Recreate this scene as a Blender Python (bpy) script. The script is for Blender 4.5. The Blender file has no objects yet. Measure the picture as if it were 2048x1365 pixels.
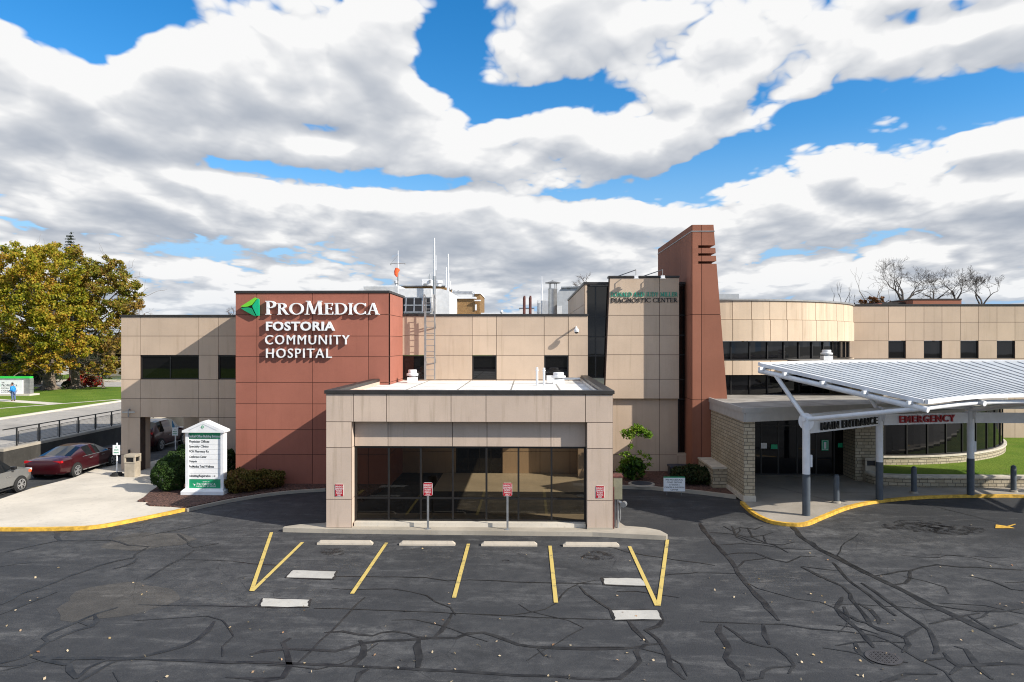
import bpy, bmesh, math, random
import numpy as np
from mathutils import Vector, Matrix
random.seed(7); RNG = np.random.default_rng(7)
scene = bpy.context.scene
COL = scene.collection
R = math.radians
# ------------------------------------------------------------------ survey geometry
# The photo was taken by a level camera 6.7 m up; TH is the small turn between the facade and the lens axis.
F = 2048*25/36; H = 6.7; TH = R(1.3); CT, ST = math.cos(TH), math.sin(TH)
def ray(u, v):
    a = (u-1024)/F; b = (v-682.5)/F
    return (CT*a-ST, ST*a+CT, -b)
def W(u, v, Y):                       # survey point on the vertical plane y = Y
    d = ray(u, v); t = Y/d[1]
    return (d[0]*t, Y, H+d[2]*t)
def X(u, Y): return W(u, 700, Y)[0]
def Z(v, Y, u=1024): return W(u, v, Y)[2]
def G(u, v, z=0.0):                   # survey point on the level z
    d = ray(u, v); t = (z-H)/d[2]
    return (d[0]*t, d[1]*t, z)
SUN = Vector((2.2, -1.0, 1.47)).normalized()

# ------------------------------------------------------------------ materials
MATS = {}
class NT:
    def __init__(s, tree): s.t = tree; s.n = tree.nodes; s.l = tree.links
    def new(s, typ, **kw):
        nd = s.n.new(typ)
        for k, v in kw.items(): setattr(nd, k, v)
        return nd
    def put(s, sock, val):
        if hasattr(val, 'links') or isinstance(val, bpy.types.NodeSocket): s.l.new(val, sock)
        else: sock.default_value = val
    def m(s, op, a, b=None, c=None, clamp=False):
        nd = s.new('ShaderNodeMath', operation=op); nd.use_clamp = clamp
        s.put(nd.inputs[0], a)
        if b is not None: s.put(nd.inputs[1], b)
        if c is not None: s.put(nd.inputs[2], c)
        return nd.outputs[0]
    def noise(s, vec, scale, detail=4, rough=.55, dist=0., out=0):
        nd = s.new('ShaderNodeTexNoise'); s.l.new(vec, nd.inputs['Vector'])
        nd.inputs['Scale'].default_value = scale; nd.inputs['Detail'].default_value = detail
        nd.inputs['Roughness'].default_value = rough; nd.inputs['Distortion'].default_value = dist
        return nd.outputs[out]
    def remap(s, x, a, b, c=0., d=1., smooth=True):
        nd = s.new('ShaderNodeMapRange'); nd.interpolation_type = 'SMOOTHSTEP' if smooth else 'LINEAR'
        s.put(nd.inputs[0], x)
        for i, v in enumerate((a, b, c, d)): nd.inputs[i+1].default_value = v
        return nd.outputs[0]
    def mix(s, f, a, b, blend='MIX'):
        nd = s.new('ShaderNodeMix', data_type='RGBA', blend_type=blend)
        s.put(nd.inputs[0], f); 
        for i, v in ((6, a), (7, b)):
            if isinstance(v, (tuple, list)): v = tuple(v)+(1,) if len(v) == 3 else v
            s.put(nd.inputs[i], v)
        return nd.outputs[2]
    def map(s, vec, scale=(1, 1, 1), loc=(0, 0, 0), rot=(0, 0, 0)):
        nd = s.new('ShaderNodeMapping'); s.l.new(vec, nd.inputs[0])
        nd.inputs['Scale'].default_value = scale; nd.inputs['Location'].default_value = loc; nd.inputs['Rotation'].default_value = rot
        return nd.outputs[0]
def base_mat(name, color=(.5, .5, .5), rough=.7, metal=0., spec=.5):
    m = bpy.data.materials.new(name); m.use_nodes = True
    nt = NT(m.node_tree); b = nt.n['Principled BSDF']
    b.inputs['Base Color'].default_value = tuple(color)+(1,); b.inputs['Roughness'].default_value = rough
    b.inputs['Metallic'].default_value = metal; b.inputs['Specular IOR Level'].default_value = spec
    MATS[name] = m
    return m, nt, b
def coords(nt, which='Object'): return nt.new('ShaderNodeTexCoord').outputs[which]
def bump(nt, b, h, strength=.3, dist=.02):
    nd = nt.new('ShaderNodeBump'); nd.inputs['Strength'].default_value = strength; nd.inputs['Distance'].default_value = dist
    nt.l.new(h, nd.inputs['Height']); nt.l.new(nd.outputs[0], b.inputs['Normal'])
def simple(name, color, rough=.6, metal=0., var=.12, scale=3., spec=.5):
    m, nt, b = base_mat(name, color, rough, metal, spec)
    c = coords(nt); n = nt.noise(c, scale, 6, .6)
    dark = tuple(x*(1-var*1.6) for x in color); lite = tuple(min(1, x*(1+var)) for x in color)
    nt.l.new(nt.mix(nt.remap(n, .3, .7), dark, lite), b.inputs['Base Color'])
    return m
def panel_mat(name, color, stain=.25, streak=True):
    m, nt, b = base_mat(name, color, .88, 0, .25)
    c = coords(nt)
    n1 = nt.noise(c, .55, 5, .6); n2 = nt.noise(c, 26, 3, .7)
    c0 = nt.mix(nt.remap(n1, .3, .7), tuple(x*.93 for x in color), tuple(x*1.05 for x in color))
    c1 = nt.mix(nt.m('MULTIPLY', nt.remap(n2, .35, .75), .16), c0, tuple(x*.6 for x in color))
    ri = nt.new('ShaderNodeNewGeometry').outputs['Random Per Island']
    c1 = nt.mix(1.0, c1, nt.mix(ri, (.93, .93, .935), (1.04, 1.035, 1.03)), 'MULTIPLY')
    if streak:
        st = nt.noise(nt.map(c, (2.6, 2.6, .16)), 1.6, 5, .65)
        c1 = nt.mix(nt.m('MULTIPLY', nt.remap(st, .52, .74), stain), c1, tuple(x*y for x, y in zip(color, (.55, .53, .47))))
    st2 = nt.noise(nt.map(c, (.9, .9, .10), loc=(3, 1, 0)), 1.3, 4, .6)
    c1 = nt.mix(nt.m('MULTIPLY', nt.remap(st2, .5, .72), .22), c1, tuple(x*y for x, y in zip(color, (.7, .67, .62))))
    nt.l.new(c1, b.inputs['Base Color'])
    bump(nt, b, nt.noise(c, 55, 3, .7), .12, .01)
    return m
panel_mat('tan', (.525, .41, .312), .34); panel_mat('tan_light', (.60, .475, .35), .45); panel_mat('red', (.325, .122, .086), .22)
panel_mat('tower', (.285, .118, .076), .16); panel_mat('bay_tan', (.535, .43, .352), .45)
simple('joint', (.085, .055, .042), .9); simple('joint_red', (.06, .022, .018), .9)
simple('bronze', (.035, .032, .03), .45, .2); simple('frame_dark', (.012, .011, .011), .4)
def dark_glass(name, col, rough=.02):
    m, nt, b = base_mat(name, col, rough, 0, .5)
    c = coords(nt); bump(nt, b, nt.noise(c, .5, 2), .06, .05)
dark_glass('glass', (.006, .006, .007)); dark_glass('car_glass', (.01, .012, .014))
m, nt, b = base_mat('tint', (.01, .01, .01), .02)
for x in list(nt.n):
    if x.type != 'OUTPUT_MATERIAL': nt.n.remove(x)
tr = nt.new('ShaderNodeBsdfTransparent'); tr.inputs[0].default_value = (.36, .305, .22, 1)
gl = nt.new('ShaderNodeBsdfGlossy'); gl.inputs['Roughness'].default_value = .01; gl.inputs[0].default_value = (.8, .85, .9, 1)
fr = nt.new('ShaderNodeFresnel'); fr.inputs[0].default_value = 1.5
ms = nt.new('ShaderNodeMixShader'); nt.l.new(fr.outputs[0], ms.inputs[0]); nt.l.new(tr.outputs[0], ms.inputs[1]); nt.l.new(gl.outputs[0], ms.inputs[2])
nt.l.new(ms.outputs[0], [x for x in nt.n if x.type == 'OUTPUT_MATERIAL'][0].inputs[0])
# asphalt: sealed, worn paler in long smears, fine aggregate
def asphalt(name, base, worn):
    m, nt, b = base_mat(name, base, .85, 0, .25)
    c = coords(nt)
    big = nt.noise(c, .13, 6, .62, .4); smear = nt.noise(nt.map(c, (.30, 1.25, 1), rot=(0, 0, .12)), 1.0, 8, .72, .6); dark = nt.noise(nt.map(c, (.5, .9, 1), loc=(7, 3, 0)), .5, 6, .66, .8)
    grit = nt.noise(c, 30, 3, .8); speck = nt.noise(c, 60, 1, .5); mid = nt.noise(c, 2.2, 8, .74)
    k = nt.m('ADD', nt.m('MULTIPLY', nt.remap(big, .35, .68), .45), nt.m('MULTIPLY', nt.remap(smear, .47, .72), .8))
    k = nt.m('MULTIPLY', k, nt.remap(mid, .34, .64, .15, 1.25), clamp=True)
    col = nt.mix(k, base, worn)
    col = nt.mix(nt.m('MULTIPLY', nt.remap(dark, .52, .70), .55), col, tuple(x*.55 for x in base))
    vo = nt.new('ShaderNodeTexVoronoi', feature='DISTANCE_TO_EDGE'); nt.l.new(nt.mix(.12, c, nt.noise(c, 1.3, 4, .6, 0, 1)), vo.inputs['Vector']); vo.inputs['Scale'].default_value = .75
    hair = nt.m('MULTIPLY', nt.remap(vo.outputs[0], .0, .012, 1, 0), nt.remap(big, .45, .62))
    col = nt.mix(nt.m('MULTIPLY', hair, .6), col, tuple(x*.4 for x in base))
    col = nt.mix(nt.m('MULTIPLY', nt.remap(grit, .42, .75), .6), col, tuple(x*.4 for x in base))
    col = nt.mix(nt.m('MULTIPLY', nt.remap(speck, .60, .76), nt.m('ADD', nt.m('MULTIPLY', k, .6), .22)), col, (.26, .25, .24))
    nt.l.new(col, b.inputs['Base Color'])
    nt.l.new(nt.remap(k, 0, 1, .78, .95), b.inputs['Roughness'])
    bump(nt, b, grit, .5, .012)
asphalt('asphalt', (.036, .038, .042), (.118, .118, .119)); asphalt('worn_asphalt', (.058, .055, .051), (.125, .118, .11))
simple('tar', (.019, .0185, .018), .5, 0, .55, 2.5); asphalt('road', (.36, .335, .30), (.50, .465, .42))
def concrete(name, col, var=.16, dirt=(.2, .19, .17)):
    m, nt, b = base_mat(name, col, .9, 0, .25); c = coords(nt)
    n1 = nt.noise(c, .35, 7, .62, .3); n2 = nt.noise(c, 5, 6, .7); n3 = nt.noise(c, 45, 2, .7)
    k = nt.mix(nt.remap(n1, .3, .7), tuple(x*(1-var) for x in col), tuple(x*(1+var*.5) for x in col))
    k = nt.mix(nt.m('MULTIPLY', nt.remap(n2, .52, .8), .45), k, dirt)
    k = nt.mix(nt.m('MULTIPLY', nt.remap(n3, .5, .8), .2), k, dirt)
    nt.l.new(k, b.inputs['Base Color']); bump(nt, b, n3, .15, .01)
concrete('concrete', (.60, .55, .47)); concrete('curb', (.40, .36, .30), .25); concrete('wall_concrete', (.055, .052, .047), .4, (.13, .125, .115))  # wall_concrete: stained, and lowered in tone to stand in for shade on the wall
concrete('walk_grey', (.36, .325, .28), .25, (.2, .17, .13)); concrete('patch', (.46, .445, .41), .3); concrete('stop_concrete', (.52, .46, .38), .12)
concrete('block_white', (.74, .73, .70), .06)
simple('yellow', (.66, .39, .05), .7, 0, .22, 5); 
m, nt, b = base_mat('line_yellow', (.58, .43, .10), .8); c = coords(nt)
nt.l.new(nt.mix(nt.remap(nt.noise(c, 2.3, 9, .82), .52, .66), (.56, .42, .12), (.16, .135, .07)), b.inputs['Base Color'])
m, nt, b = base_mat('mulch', (.1, .05, .035), .95); c = coords(nt)
v = nt.new('ShaderNodeTexVoronoi'); nt.l.new(nt.map(c, (1, 2.2, 1)), v.inputs['Vector']); v.inputs['Scale'].default_value = 14
nt.l.new(nt.mix(nt.remap(v.outputs['Color'], .1, .9), (.035, .015, .011), (.19, .095, .07)), b.inputs['Base Color']); bump(nt, b, v.outputs['Distance'], 1., .05)
m, nt, b = base_mat('lawn', (.06, .12, .02), .95, 0, .1); c = coords(nt)
n = nt.noise(c, .35, 6, .6); n2 = nt.noise(nt.map(c, (1, 1, .2)), 9, 4, .75)
g0 = nt.mix(nt.remap(n, .3, .7), (.095, .17, .016), (.16, .225, .03)); g0 = nt.mix(nt.m('MULTIPLY', nt.remap(n2, .4, .75), .6), g0, (.035, .075, .01))
nt.l.new(nt.mix(nt.m('MULTIPLY', nt.remap(nt.noise(c, .9, 5, .7), .58, .7), .45), g0, (.16, .16, .05)), b.inputs['Base Color']); bump(nt, b, n2, .8, .08)
# stone: coursed ashlar, box mapped so that side faces are coursed too
def stone(name, a, bcol, sc=1.0):
    m, nt, b = base_mat(name, a, .9, 0, .2); c = coords(nt, 'UV')
    br = nt.new('ShaderNodeTexBrick'); nt.l.new(c, br.inputs['Vector'])
    br.offset = .37; br.squash = .7; br.squash_frequency = 3
    br.inputs['Color1'].default_value = a+(1,); br.inputs['Color2'].default_value = bcol+(1,); br.inputs['Mortar'].default_value = (.13, .115, .09, 1)
    br.inputs['Scale'].default_value = sc; br.inputs['Mortar Size'].default_value = .014; br.inputs['Bias'].default_value = -.1
    br.inputs['Brick Width'].default_value = .36; br.inputs['Row Height'].default_value = .15
    n = nt.noise(c, 7, 5, .7)
    nt.l.new(nt.mix(nt.m('MULTIPLY', nt.remap(n, .35, .75), .5), br.outputs['Color'], tuple(x*.62 for x in a)), b.inputs['Base Color'])
    bump(nt, b, nt.m('SUBTRACT', nt.m('MULTIPLY', n, .7), br.outputs['Fac']), .9, .03)
stone('stone', (.47, .41, .31), (.34, .29, .205))
stone('brick', (.38, .23, .10), (.30, .17, .075), 2.0)
simple('stone_cap', (.55, .50, .42), .85)
simple('field', (.035, .038, .02), .95, 0, .4, .05); simple('white_paint', (.74, .75, .77), .45, 0, .05); simple('white_sign', (.80, .81, .82), .5, 0, .03); simple('steel_grey', (.062, .078, .098), .5, 0, .1)
simple('roof_white', (.80, .79, .76), .8, 0, .12, .8); simple('fascia_grey', (.40, .39, .37), .5, 0, .06); simple('roof_grey', (.30, .28, .25), .85, 0, .2, 1.2); simple('galv', (.42, .43, .44), .35, .7, .12); simple('galv_dull', (.27, .27, .27), .55, .4, .12)
simple('rust', (.11, .035, .028), .8, 0, .3, 5); simple('green', (.004, .27, .12), .5, 0, .04); simple('green_lime', (.15, .55, .03), .45, 0, .04); simple('green_teal', (.0, .40, .19), .45, 0, .04)
simple('green_bright', (.03, .55, .07), .5, 0, .05); simple('ink', (.03, .035, .035), .6); simple('ink_black', (.006, .006, .007), .5); simple('ink_green', (.0, .33, .22), .5, 0, .05)
simple('sign_red', (.36, .004, .014), .5, 0, .05); simple('emerg_red', (.36, .004, .014), .45, 0, .08); simple('tan_plastic', (.38, .33, .26), .6); simple('box_green', (.20, .19, .13), .6); simple('letter_side', (.55, .57, .6), .5)
simple('black_rubber', (.012, .012, .012), .8); simple('tyre', (.016, .016, .016), .85); simple('rim', (.55, .56, .58), .3, .8); simple('orange', (.8, .10, .02), .7); simple('slate_box', (.04, .045, .06), .6)
simple('fence_black', (.012, .012, .012), .5); simple('corrug_white', (.68, .69, .70), .5, 0, .06); simple('panel_grey', (.42, .44, .46), .5, 0, .06)
simple('rail_inox', (.30, .29, .28), .45, .3)
m, nt, b = base_mat('canopy', (.6, .62, .65), .45, 0); c = coords(nt)
nt.l.new(nt.mix(nt.remap(nt.noise(c, 1.1, 6, .65), .35, .7), (.39, .42, .45), (.48, .51, .54)), b.inputs['Base Color'])
def car_paint(name, col):
    m, nt, b = base_mat(name, col, .38, .25); b.inputs['Coat Weight'].default_value = .6; b.inputs['Coat Roughness'].default_value = .06
car_paint('paint_red', (.042, .0012, .004)); car_paint('paint_grey', (.19, .19, .185)); car_paint('paint_white', (.7, .7, .7))
m, nt, b = base_mat('lamp_red', (.45, .01, .015), .2); 
simple('bark', (.16, .125, .095), .95, 0, .3, 4); simple('bark_grey', (.09, .075, .065), .95, 0, .3, 4); simple('bark_dark', (.055, .043, .036), .95, 0, .3, 4); simple('twig', (.12, .09, .075), .95)
simple('skin', (.35, .17, .11), .6); simple('jacket_blue', (.01, .22, .62), .7); simple('jeans', (.09, .13, .25), .85); simple('hair', (.03, .02, .015), .8)
def leafmat(name, cols, clump=.5):
    m, nt, b = base_mat(name, cols[0], .6, 0, .25)
    g = nt.new('ShaderNodeNewGeometry'); c = coords(nt)
    f = nt.m('ADD', nt.m('MULTIPLY', g.outputs['Random Per Island'], .55), nt.m('MULTIPLY', nt.remap(nt.noise(c, clump, 3), .32, .68), .45))
    rp = nt.new('ShaderNodeValToRGB'); nt.l.new(f, rp.inputs[0]); e = rp.color_ramp.elements
    while len(e) < len(cols): e.new(.5)
    for i, col in enumerate(cols): e[i].position = .1+.8*i/(len(cols)-1); e[i].color = tuple(col)+(1,)
    nt.l.new(rp.outputs[0], b.inputs['Base Color'])
    tl = nt.new('ShaderNodeBsdfTranslucent'); nt.l.new(rp.outputs[0], tl.inputs[0]); ms = nt.new('ShaderNodeMixShader'); ms.inputs[0].default_value = .3
    nt.l.new(b.outputs[0], ms.inputs[1]); nt.l.new(tl.outputs[0], ms.inputs[2]); nt.l.new(ms.outputs[0], nt.n['Material Output'].inputs[0])
leafmat('leaf_maple', [(.10, .13, .012), (.23, .24, .016), (.36, .30, .022), (.42, .28, .03), (.34, .15, .025)], .28)
leafmat('leaf_maple_brown', [(.11, .15, .02), (.22, .22, .02), (.28, .21, .03), (.28, .15, .03), (.18, .12, .04)], .28)
leafmat('leaf_boxwood', [(.012, .032, .008), (.028, .06, .012), (.05, .095, .018)], 2)
leafmat('leaf_spirea', [(.07, .07, .015), (.13, .11, .02), (.17, .11, .03), (.10, .045, .02)], 2)
leafmat('leaf_bright', [(.06, .15, .015), (.15, .27, .02), (.27, .36, .035)], 2); leafmat('leaf_dark', [(.015, .03, .012), (.035, .055, .016), (.07, .05, .02)], 2)
leafmat('leaf_sapling', [(.015, .04, .012), (.04, .09, .015), (.10, .20, .02), (.12, .06, .03)], 2); leafmat('leaf_red', [(.30, .01, .015), (.5, .02, .03), (.16, .12, .02)], 1); leafmat('needle', [(.015, .028, .015), (.03, .045, .022), (.05, .05, .03)], 1)
leafmat('leaf_orange', [(.35, .12, .03), (.5, .2, .05), (.3, .2, .06)], 1); leafmat('leaf_woods', [(.04, .05, .015), (.10, .09, .025), (.16, .10, .03), (.06, .05, .03)], .2)
leafmat('leaf_litter', [(.5, .36, .17), (.6, .5, .35), (.35, .16, .07)], 1); leafmat('leaf_rust', [(.12, .05, .02), (.2, .08, .025), (.1, .07, .03)], 1)

# ------------------------------------------------------------------ mesh builder
class MB:
    def __init__(s): s.v = []; s.f = []; s.m = []; s.mi = 0
    def face(s, *pts):
        i = len(s.v); s.v += [tuple(p) for p in pts]; s.f.append(tuple(range(i, i+len(pts)))); s.m.append(s.mi)
    def add(s, vs, fs):
        i = len(s.v); s.v += [tuple(p) for p in vs]
        for f in fs: s.f.append(tuple(i+k for k in f)); s.m.append(s.mi)
    def box(s, x0, x1, y0, y1, z0, z1):
        x0, x1 = min(x0, x1), max(x0, x1); y0, y1 = min(y0, y1), max(y0, y1); z0, z1 = min(z0, z1), max(z0, z1)
        s.add([(x0, y0, z0), (x1, y0, z0), (x1, y1, z0), (x0, y1, z0), (x0, y0, z1), (x1, y0, z1), (x1, y1, z1), (x0, y1, z1)],
              [(0, 3, 2, 1), (4, 5, 6, 7), (0, 1, 5, 4), (1, 2, 6, 5), (2, 3, 7, 6), (3, 0, 4, 7)])
        return s
    def bar(s, p, q, w, h, up=(0, 0, 1)):          # rectangular bar from p to q
        p, q = Vector(p), Vector(q); d = (q-p).normalized(); up = Vector(up)
        sd = d.cross(up); sd = sd.normalized() if sd.length > 1e-6 else Vector((1, 0, 0)); u2 = sd.cross(d).normalized()
        sd *= w/2; u2 *= h/2
        vs = [c+a*sd+b*u2 for c in (p, q) for a, b in ((-1, -1), (1, -1), (1, 1), (-1, 1))]
        s.add(vs, [(0, 1, 2, 3), (7, 6, 5, 4), (0, 4, 5, 1), (1, 5, 6, 2), (2, 6, 7, 3), (3, 7, 4, 0)]); return s
    def tube(s, pts, rad, n=8, caps=True):
        pts = [Vector(p) for p in pts]; k = len(pts)
        rad = [rad]*k if isinstance(rad, (int, float)) else rad
        rings = []; ref = None
        for i, p in enumerate(pts):
            d = (pts[min(i+1, k-1)]-pts[max(i-1, 0)]).normalized()
            if ref is None: ref = Vector((0, 0, 1)) if abs(d.z) < .9 else Vector((1, 0, 0))
            a = d.cross(ref).normalized(); b = a.cross(d).normalized(); ref = b
            rings.append([p+rad[i]*(math.cos(2*math.pi*j/n)*a+math.sin(2*math.pi*j/n)*b) for j in range(n)])
        vs = [v for r in rings for v in r]; fs = []
        for i in range(k-1):
            for j in range(n): fs.append((i*n+j, i*n+(j+1) % n, (i+1)*n+(j+1) % n, (i+1)*n+j))
        if caps: fs.append(tuple(range(n))[::-1]); fs.append(tuple((k-1)*n+j for j in range(n)))
        s.add(vs, fs); return s
    def lathe(s, c, prof, n=20):                   # prof: (radius, z) from bottom to top
        vs = [(c[0]+r*math.cos(2*math.pi*j/n), c[1]+r*math.sin(2*math.pi*j/n), c[2]+z) for r, z in prof for j in range(n)]
        fs = [(i*n+j, i*n+(j+1) % n, (i+1)*n+(j+1) % n, (i+1)*n+j) for i in range(len(prof)-1) for j in range(n)]
        fs.append(tuple(range(n))[::-1]); fs.append(tuple((len(prof)-1)*n+j for j in range(n)))
        s.add(vs, fs); return s
    def prism(s, poly, z0, z1):                    # vertical prism over a ccw polygon
        n = len(poly); a = sum(poly[i][0]*poly[(i+1) % n][1]-poly[(i+1) % n][0]*poly[i][1] for i in range(n))
        if a < 0: poly = poly[::-1]
        f0 = (lambda p: z0) if not callable(z0) else z0; f1 = (lambda p: z1) if not callable(z1) else z1
        vs = [(p[0], p[1], f0(p)) for p in poly]+[(p[0], p[1], f1(p)) for p in poly]
        s.add(vs, [tuple(range(n))[::-1], tuple(range(n, 2*n))]+[(i, (i+1) % n, n+(i+1) % n, n+i) for i in range(n)]); return s
    def slab_xz(s, poly, y0, y1):                  # prism of an x-z outline between y0 (front) and y1
        n = len(poly); a = sum(poly[i][0]*poly[(i+1) % n][1]-poly[(i+1) % n][0]*poly[i][1] for i in range(n))
        if a < 0: poly = poly[::-1]
        vs = [(p[0], y0, p[1]) for p in poly]+[(p[0], y1, p[1]) for p in poly]
        s.add(vs, [tuple(range(n)), tuple(range(n, 2*n))[::-1]]+[((i+1) % n, i, n+i, n+(i+1) % n) for i in range(n)]); return s
    def build(s, name, mats, parent=None, smooth=False, loc=None, uv=False, bevel=0):
        if not isinstance(mats, (list, tuple)): mats = [mats]
        off = Vector(loc) if loc is not None else Vector((0, 0, 0))
        if parent is not None:
            r = parent
            while r.parent: r = r.parent
            off = Vector(r.get('_o', (0, 0, 0)))
        me = bpy.data.meshes.new(name); me.from_pydata([tuple(Vector(v)-off) for v in s.v], [], s.f)
        for k in mats: me.materials.append(MATS[k])
        me.polygons.foreach_set('material_index', s.m); me.update()
        if smooth:
            for p in me.polygons: p.use_smooth = True
            try: me.set_sharp_from_angle(angle=R(40))
            except Exception: pass
        if uv:
            ul = me.uv_layers.new(name='UVMap')
            for p in me.polygons:
                nx, ny, nz = p.normal
                t = Vector((-ny, nx, 0)); t = t.normalized() if t.length > .2 else Vector((1, 0, 0))
                for li in p.loop_indices:
                    co = me.vertices[me.loops[li].vertex_index].co
                    if abs(nz) > .8: ul.data[li].uv = (co.x, co.y)
                    else: ul.data[li].uv = (co.x*t.x+co.y*t.y, co.z)
        o = bpy.data.objects.new(name, me); COL.objects.link(o)
        if parent is not None: o.parent = parent
        elif loc is not None: o.location = loc; o['_o'] = tuple(loc)
        if bevel:
            md = o.modifiers.new('Bevel', 'BEVEL'); md.width = bevel; md.segments = 2; md.limit_method = 'ANGLE'
        return o
def tag(o, label, cat, group=None):
    o['label'] = label; o['category'] = cat
    if group: o['group'] = group
    return o
def struct(o, kind='structure'): o['kind'] = kind; return o
def thing(name, label, cat, loc=(0, 0, 0), group=None, world=True):
    o = bpy.data.objects.new(name, None); COL.objects.link(o); o.location = loc; o.empty_display_size = .3
    o['_o'] = tuple(loc) if world else (0., 0., 0.)      # world=True: part meshes are given in world coordinates
    return tag(o, label, cat, group)
def copy_tree(o, parent=None, loc=None, rz=None, label=None):
    c = o.copy(); COL.objects.link(c)
    if parent is not None: c.parent = parent
    if loc is not None: c.location = loc
    if rz is not None: c.rotation_euler = (0, 0, rz)
    if label: c['label'] = label
    for ch in [x for x in bpy.data.objects if x.parent == o]: copy_tree(ch, c)
    return c
def leaves_mesh(name, pts, size, mat, parent=None, loc=None, aspect=.7, up=.0, jitter=.5):
    pts = np.asarray(pts, float); n = len(pts)
    off = np.zeros(3)
    if parent is not None:
        r = parent
        while r.parent: r = r.parent
        off = np.array(r.get('_o', (0, 0, 0)), float)
    elif loc is not None: off = np.array(loc, float)
    nrm = RNG.normal(size=(n, 3)); nrm[:, 2] += up; nrm /= np.linalg.norm(nrm, axis=1)[:, None]
    a = np.cross(nrm, RNG.normal(size=(n, 3))); a /= np.linalg.norm(a, axis=1)[:, None]; b = np.cross(nrm, a)
    s = size*(1-jitter/2+jitter*RNG.random(n))[:, None]
    q = np.stack([pts-a*s, pts-b*s*aspect, pts+a*s, pts+b*s*aspect+nrm*s*.25], 1).reshape(-1, 3)-off
    me = bpy.data.meshes.new(name); me.from_pydata(q.tolist(), [], [(4*i, 4*i+1, 4*i+2, 4*i+3) for i in range(n)])
    me.materials.append(MATS[mat]); me.update()
    o = bpy.data.objects.new(name, me); COL.objects.link(o)
    if parent is not None: o.parent = parent
    elif loc is not None: o.location = loc; o['_o'] = tuple(loc)
    return o
def ball_pts(c, r, n, shell=.45):
    d = RNG.normal(size=(n, 3)); d /= np.linalg.norm(d, axis=1)[:, None]
    k = (shell+(1-shell)*RNG.random(n))[:, None]
    return np.array(c)+d*k*np.array(r if hasattr(r, '__len__') else (r, r, r))
# ------------------------------------------------------------------ lettering
def text_raw(txt, bold=0., spacing=1.0):
    cu = bpy.data.curves.new('t', 'FONT'); cu.body = txt; cu.size = 1; cu.offset = bold; cu.space_character = spacing; cu.resolution_u = 3
    ob = bpy.data.objects.new('t', cu); COL.objects.link(ob)
    dg = bpy.context.evaluated_depsgraph_get(); dg.update()
    me = bpy.data.meshes.new_from_object(ob.evaluated_get(dg))
    bm = bmesh.new(); bm.from_mesh(me); bpy.data.objects.remove(ob); bpy.data.curves.remove(cu); bpy.data.meshes.remove(me)
    bmesh.ops.remove_doubles(bm, verts=bm.verts, dist=1e-5)
    bm.verts.index_update(); seen = set(); out = []
    for v0 in bm.verts:
        if v0.index in seen: continue
        st = [v0]; seen.add(v0.index); isl = []
        while st:
            v = st.pop(); isl.append(v)
            for e in v.link_edges:
                w = e.other_vert(v)
                if w.index not in seen: seen.add(w.index); st.append(w)
        ids = {v.index: k for k, v in enumerate(isl)}
        fs = [f for f in bm.faces if f.verts[0].index in ids]
        if fs: out.append(([(v.co.x, v.co.y) for v in isl], [[ids[v.index] for v in f.verts] for f in fs],
                           [(ids[e.verts[0].index], ids[e.verts[1].index]) for v in isl for e in v.link_edges if len(e.link_faces) == 1 and e.verts[0] is v]))
    bm.free(); return out
def fit_islands(isl, x0, x1, z0, z1, caps=True):
    xs = [p[0] for i in isl for p in i[0]]; zs = [p[1] for i in isl for p in i[0]]
    a, b, c, d = min(xs), max(xs), min(zs), max(zs)
    return [([(x0+(p[0]-a)/(b-a)*(x1-x0), z0+(p[1]-c)/(d-c)*(z1-z0)) for p in i[0]], i[1], i[2]) for i in isl]
def emit(mb, isl, fn, y0, y1, side=None):
    """one letter island: front face at depth y0, back at y1; fn maps (x, y, z) to the world"""
    vs, fs, es = isl; n = len(vs)
    base = mb.mi
    mb.add([fn(x, y0, z) for x, z in vs], [tuple(f) for f in fs])
    if side is not None: mb.mi = side
    if abs(y1-y0) > 1e-6:
        mb.add([fn(x, y0, z) for x, z in vs]+[fn(x, y1, z) for x, z in vs], [(a, b, n+b, n+a) for a, b in es])
    mb.mi = base
def text_lines(mb, txt, x0, x1, z0, z1, fn, y0, y1, bold=0.):
    for i in fit_islands(text_raw(txt, bold), x0, x1, z0, z1): emit(mb, i, fn, y0, y1)
# a small inscriptional serif alphabet: each glyph is a list of (polygon) pieces in a box of cap height 1
T, t_ = .15, .065
def rib(pts, ws):
    out = []; pts = [Vector(p) for p in pts]; L = []; Rr = []
    for i, p in enumerate(pts):
        d = (pts[min(i+1, len(pts)-1)]-pts[max(i-1, 0)]); d = Vector((d.x, d.y)).normalized(); n = Vector((-d.y, d.x))
        L.append(p+n*ws[i]/2); Rr.append(p-n*ws[i]/2)
    return L+Rr[::-1]
def arcp(cx, cy, rx, ry, a0, a1, n=18, thick=T, thin=t_):
    ps = []; ws = []
    for i in range(n+1):
        a = R(a0+(a1-a0)*i/n); ps.append((cx+rx*math.cos(a), cy+ry*math.sin(a))); ws.append(thin+(thick-thin)*abs(math.cos(a))**1.3)
    return rib(ps, ws)
def st(x, y0=0, y1=1, w=T): return [(x-w/2, y0), (x+w/2, y0), (x+w/2, y1), (x-w/2, y1)]
def hb(x0, x1, y, h=t_): return [(x0, y), (x1, y), (x1, y+h), (x0, y+h)]
def sf(x, y, w=.3, h=.05): return [(x-w/2, y), (x+w/2, y), (x+w/2, y+h), (x-w/2, y+h)]
def dg(x0, y0, x1, y1, w): return [(x0-w/2, y0), (x0+w/2, y0), (x1+w/2, y1), (x1-w/2, y1)]
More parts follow.
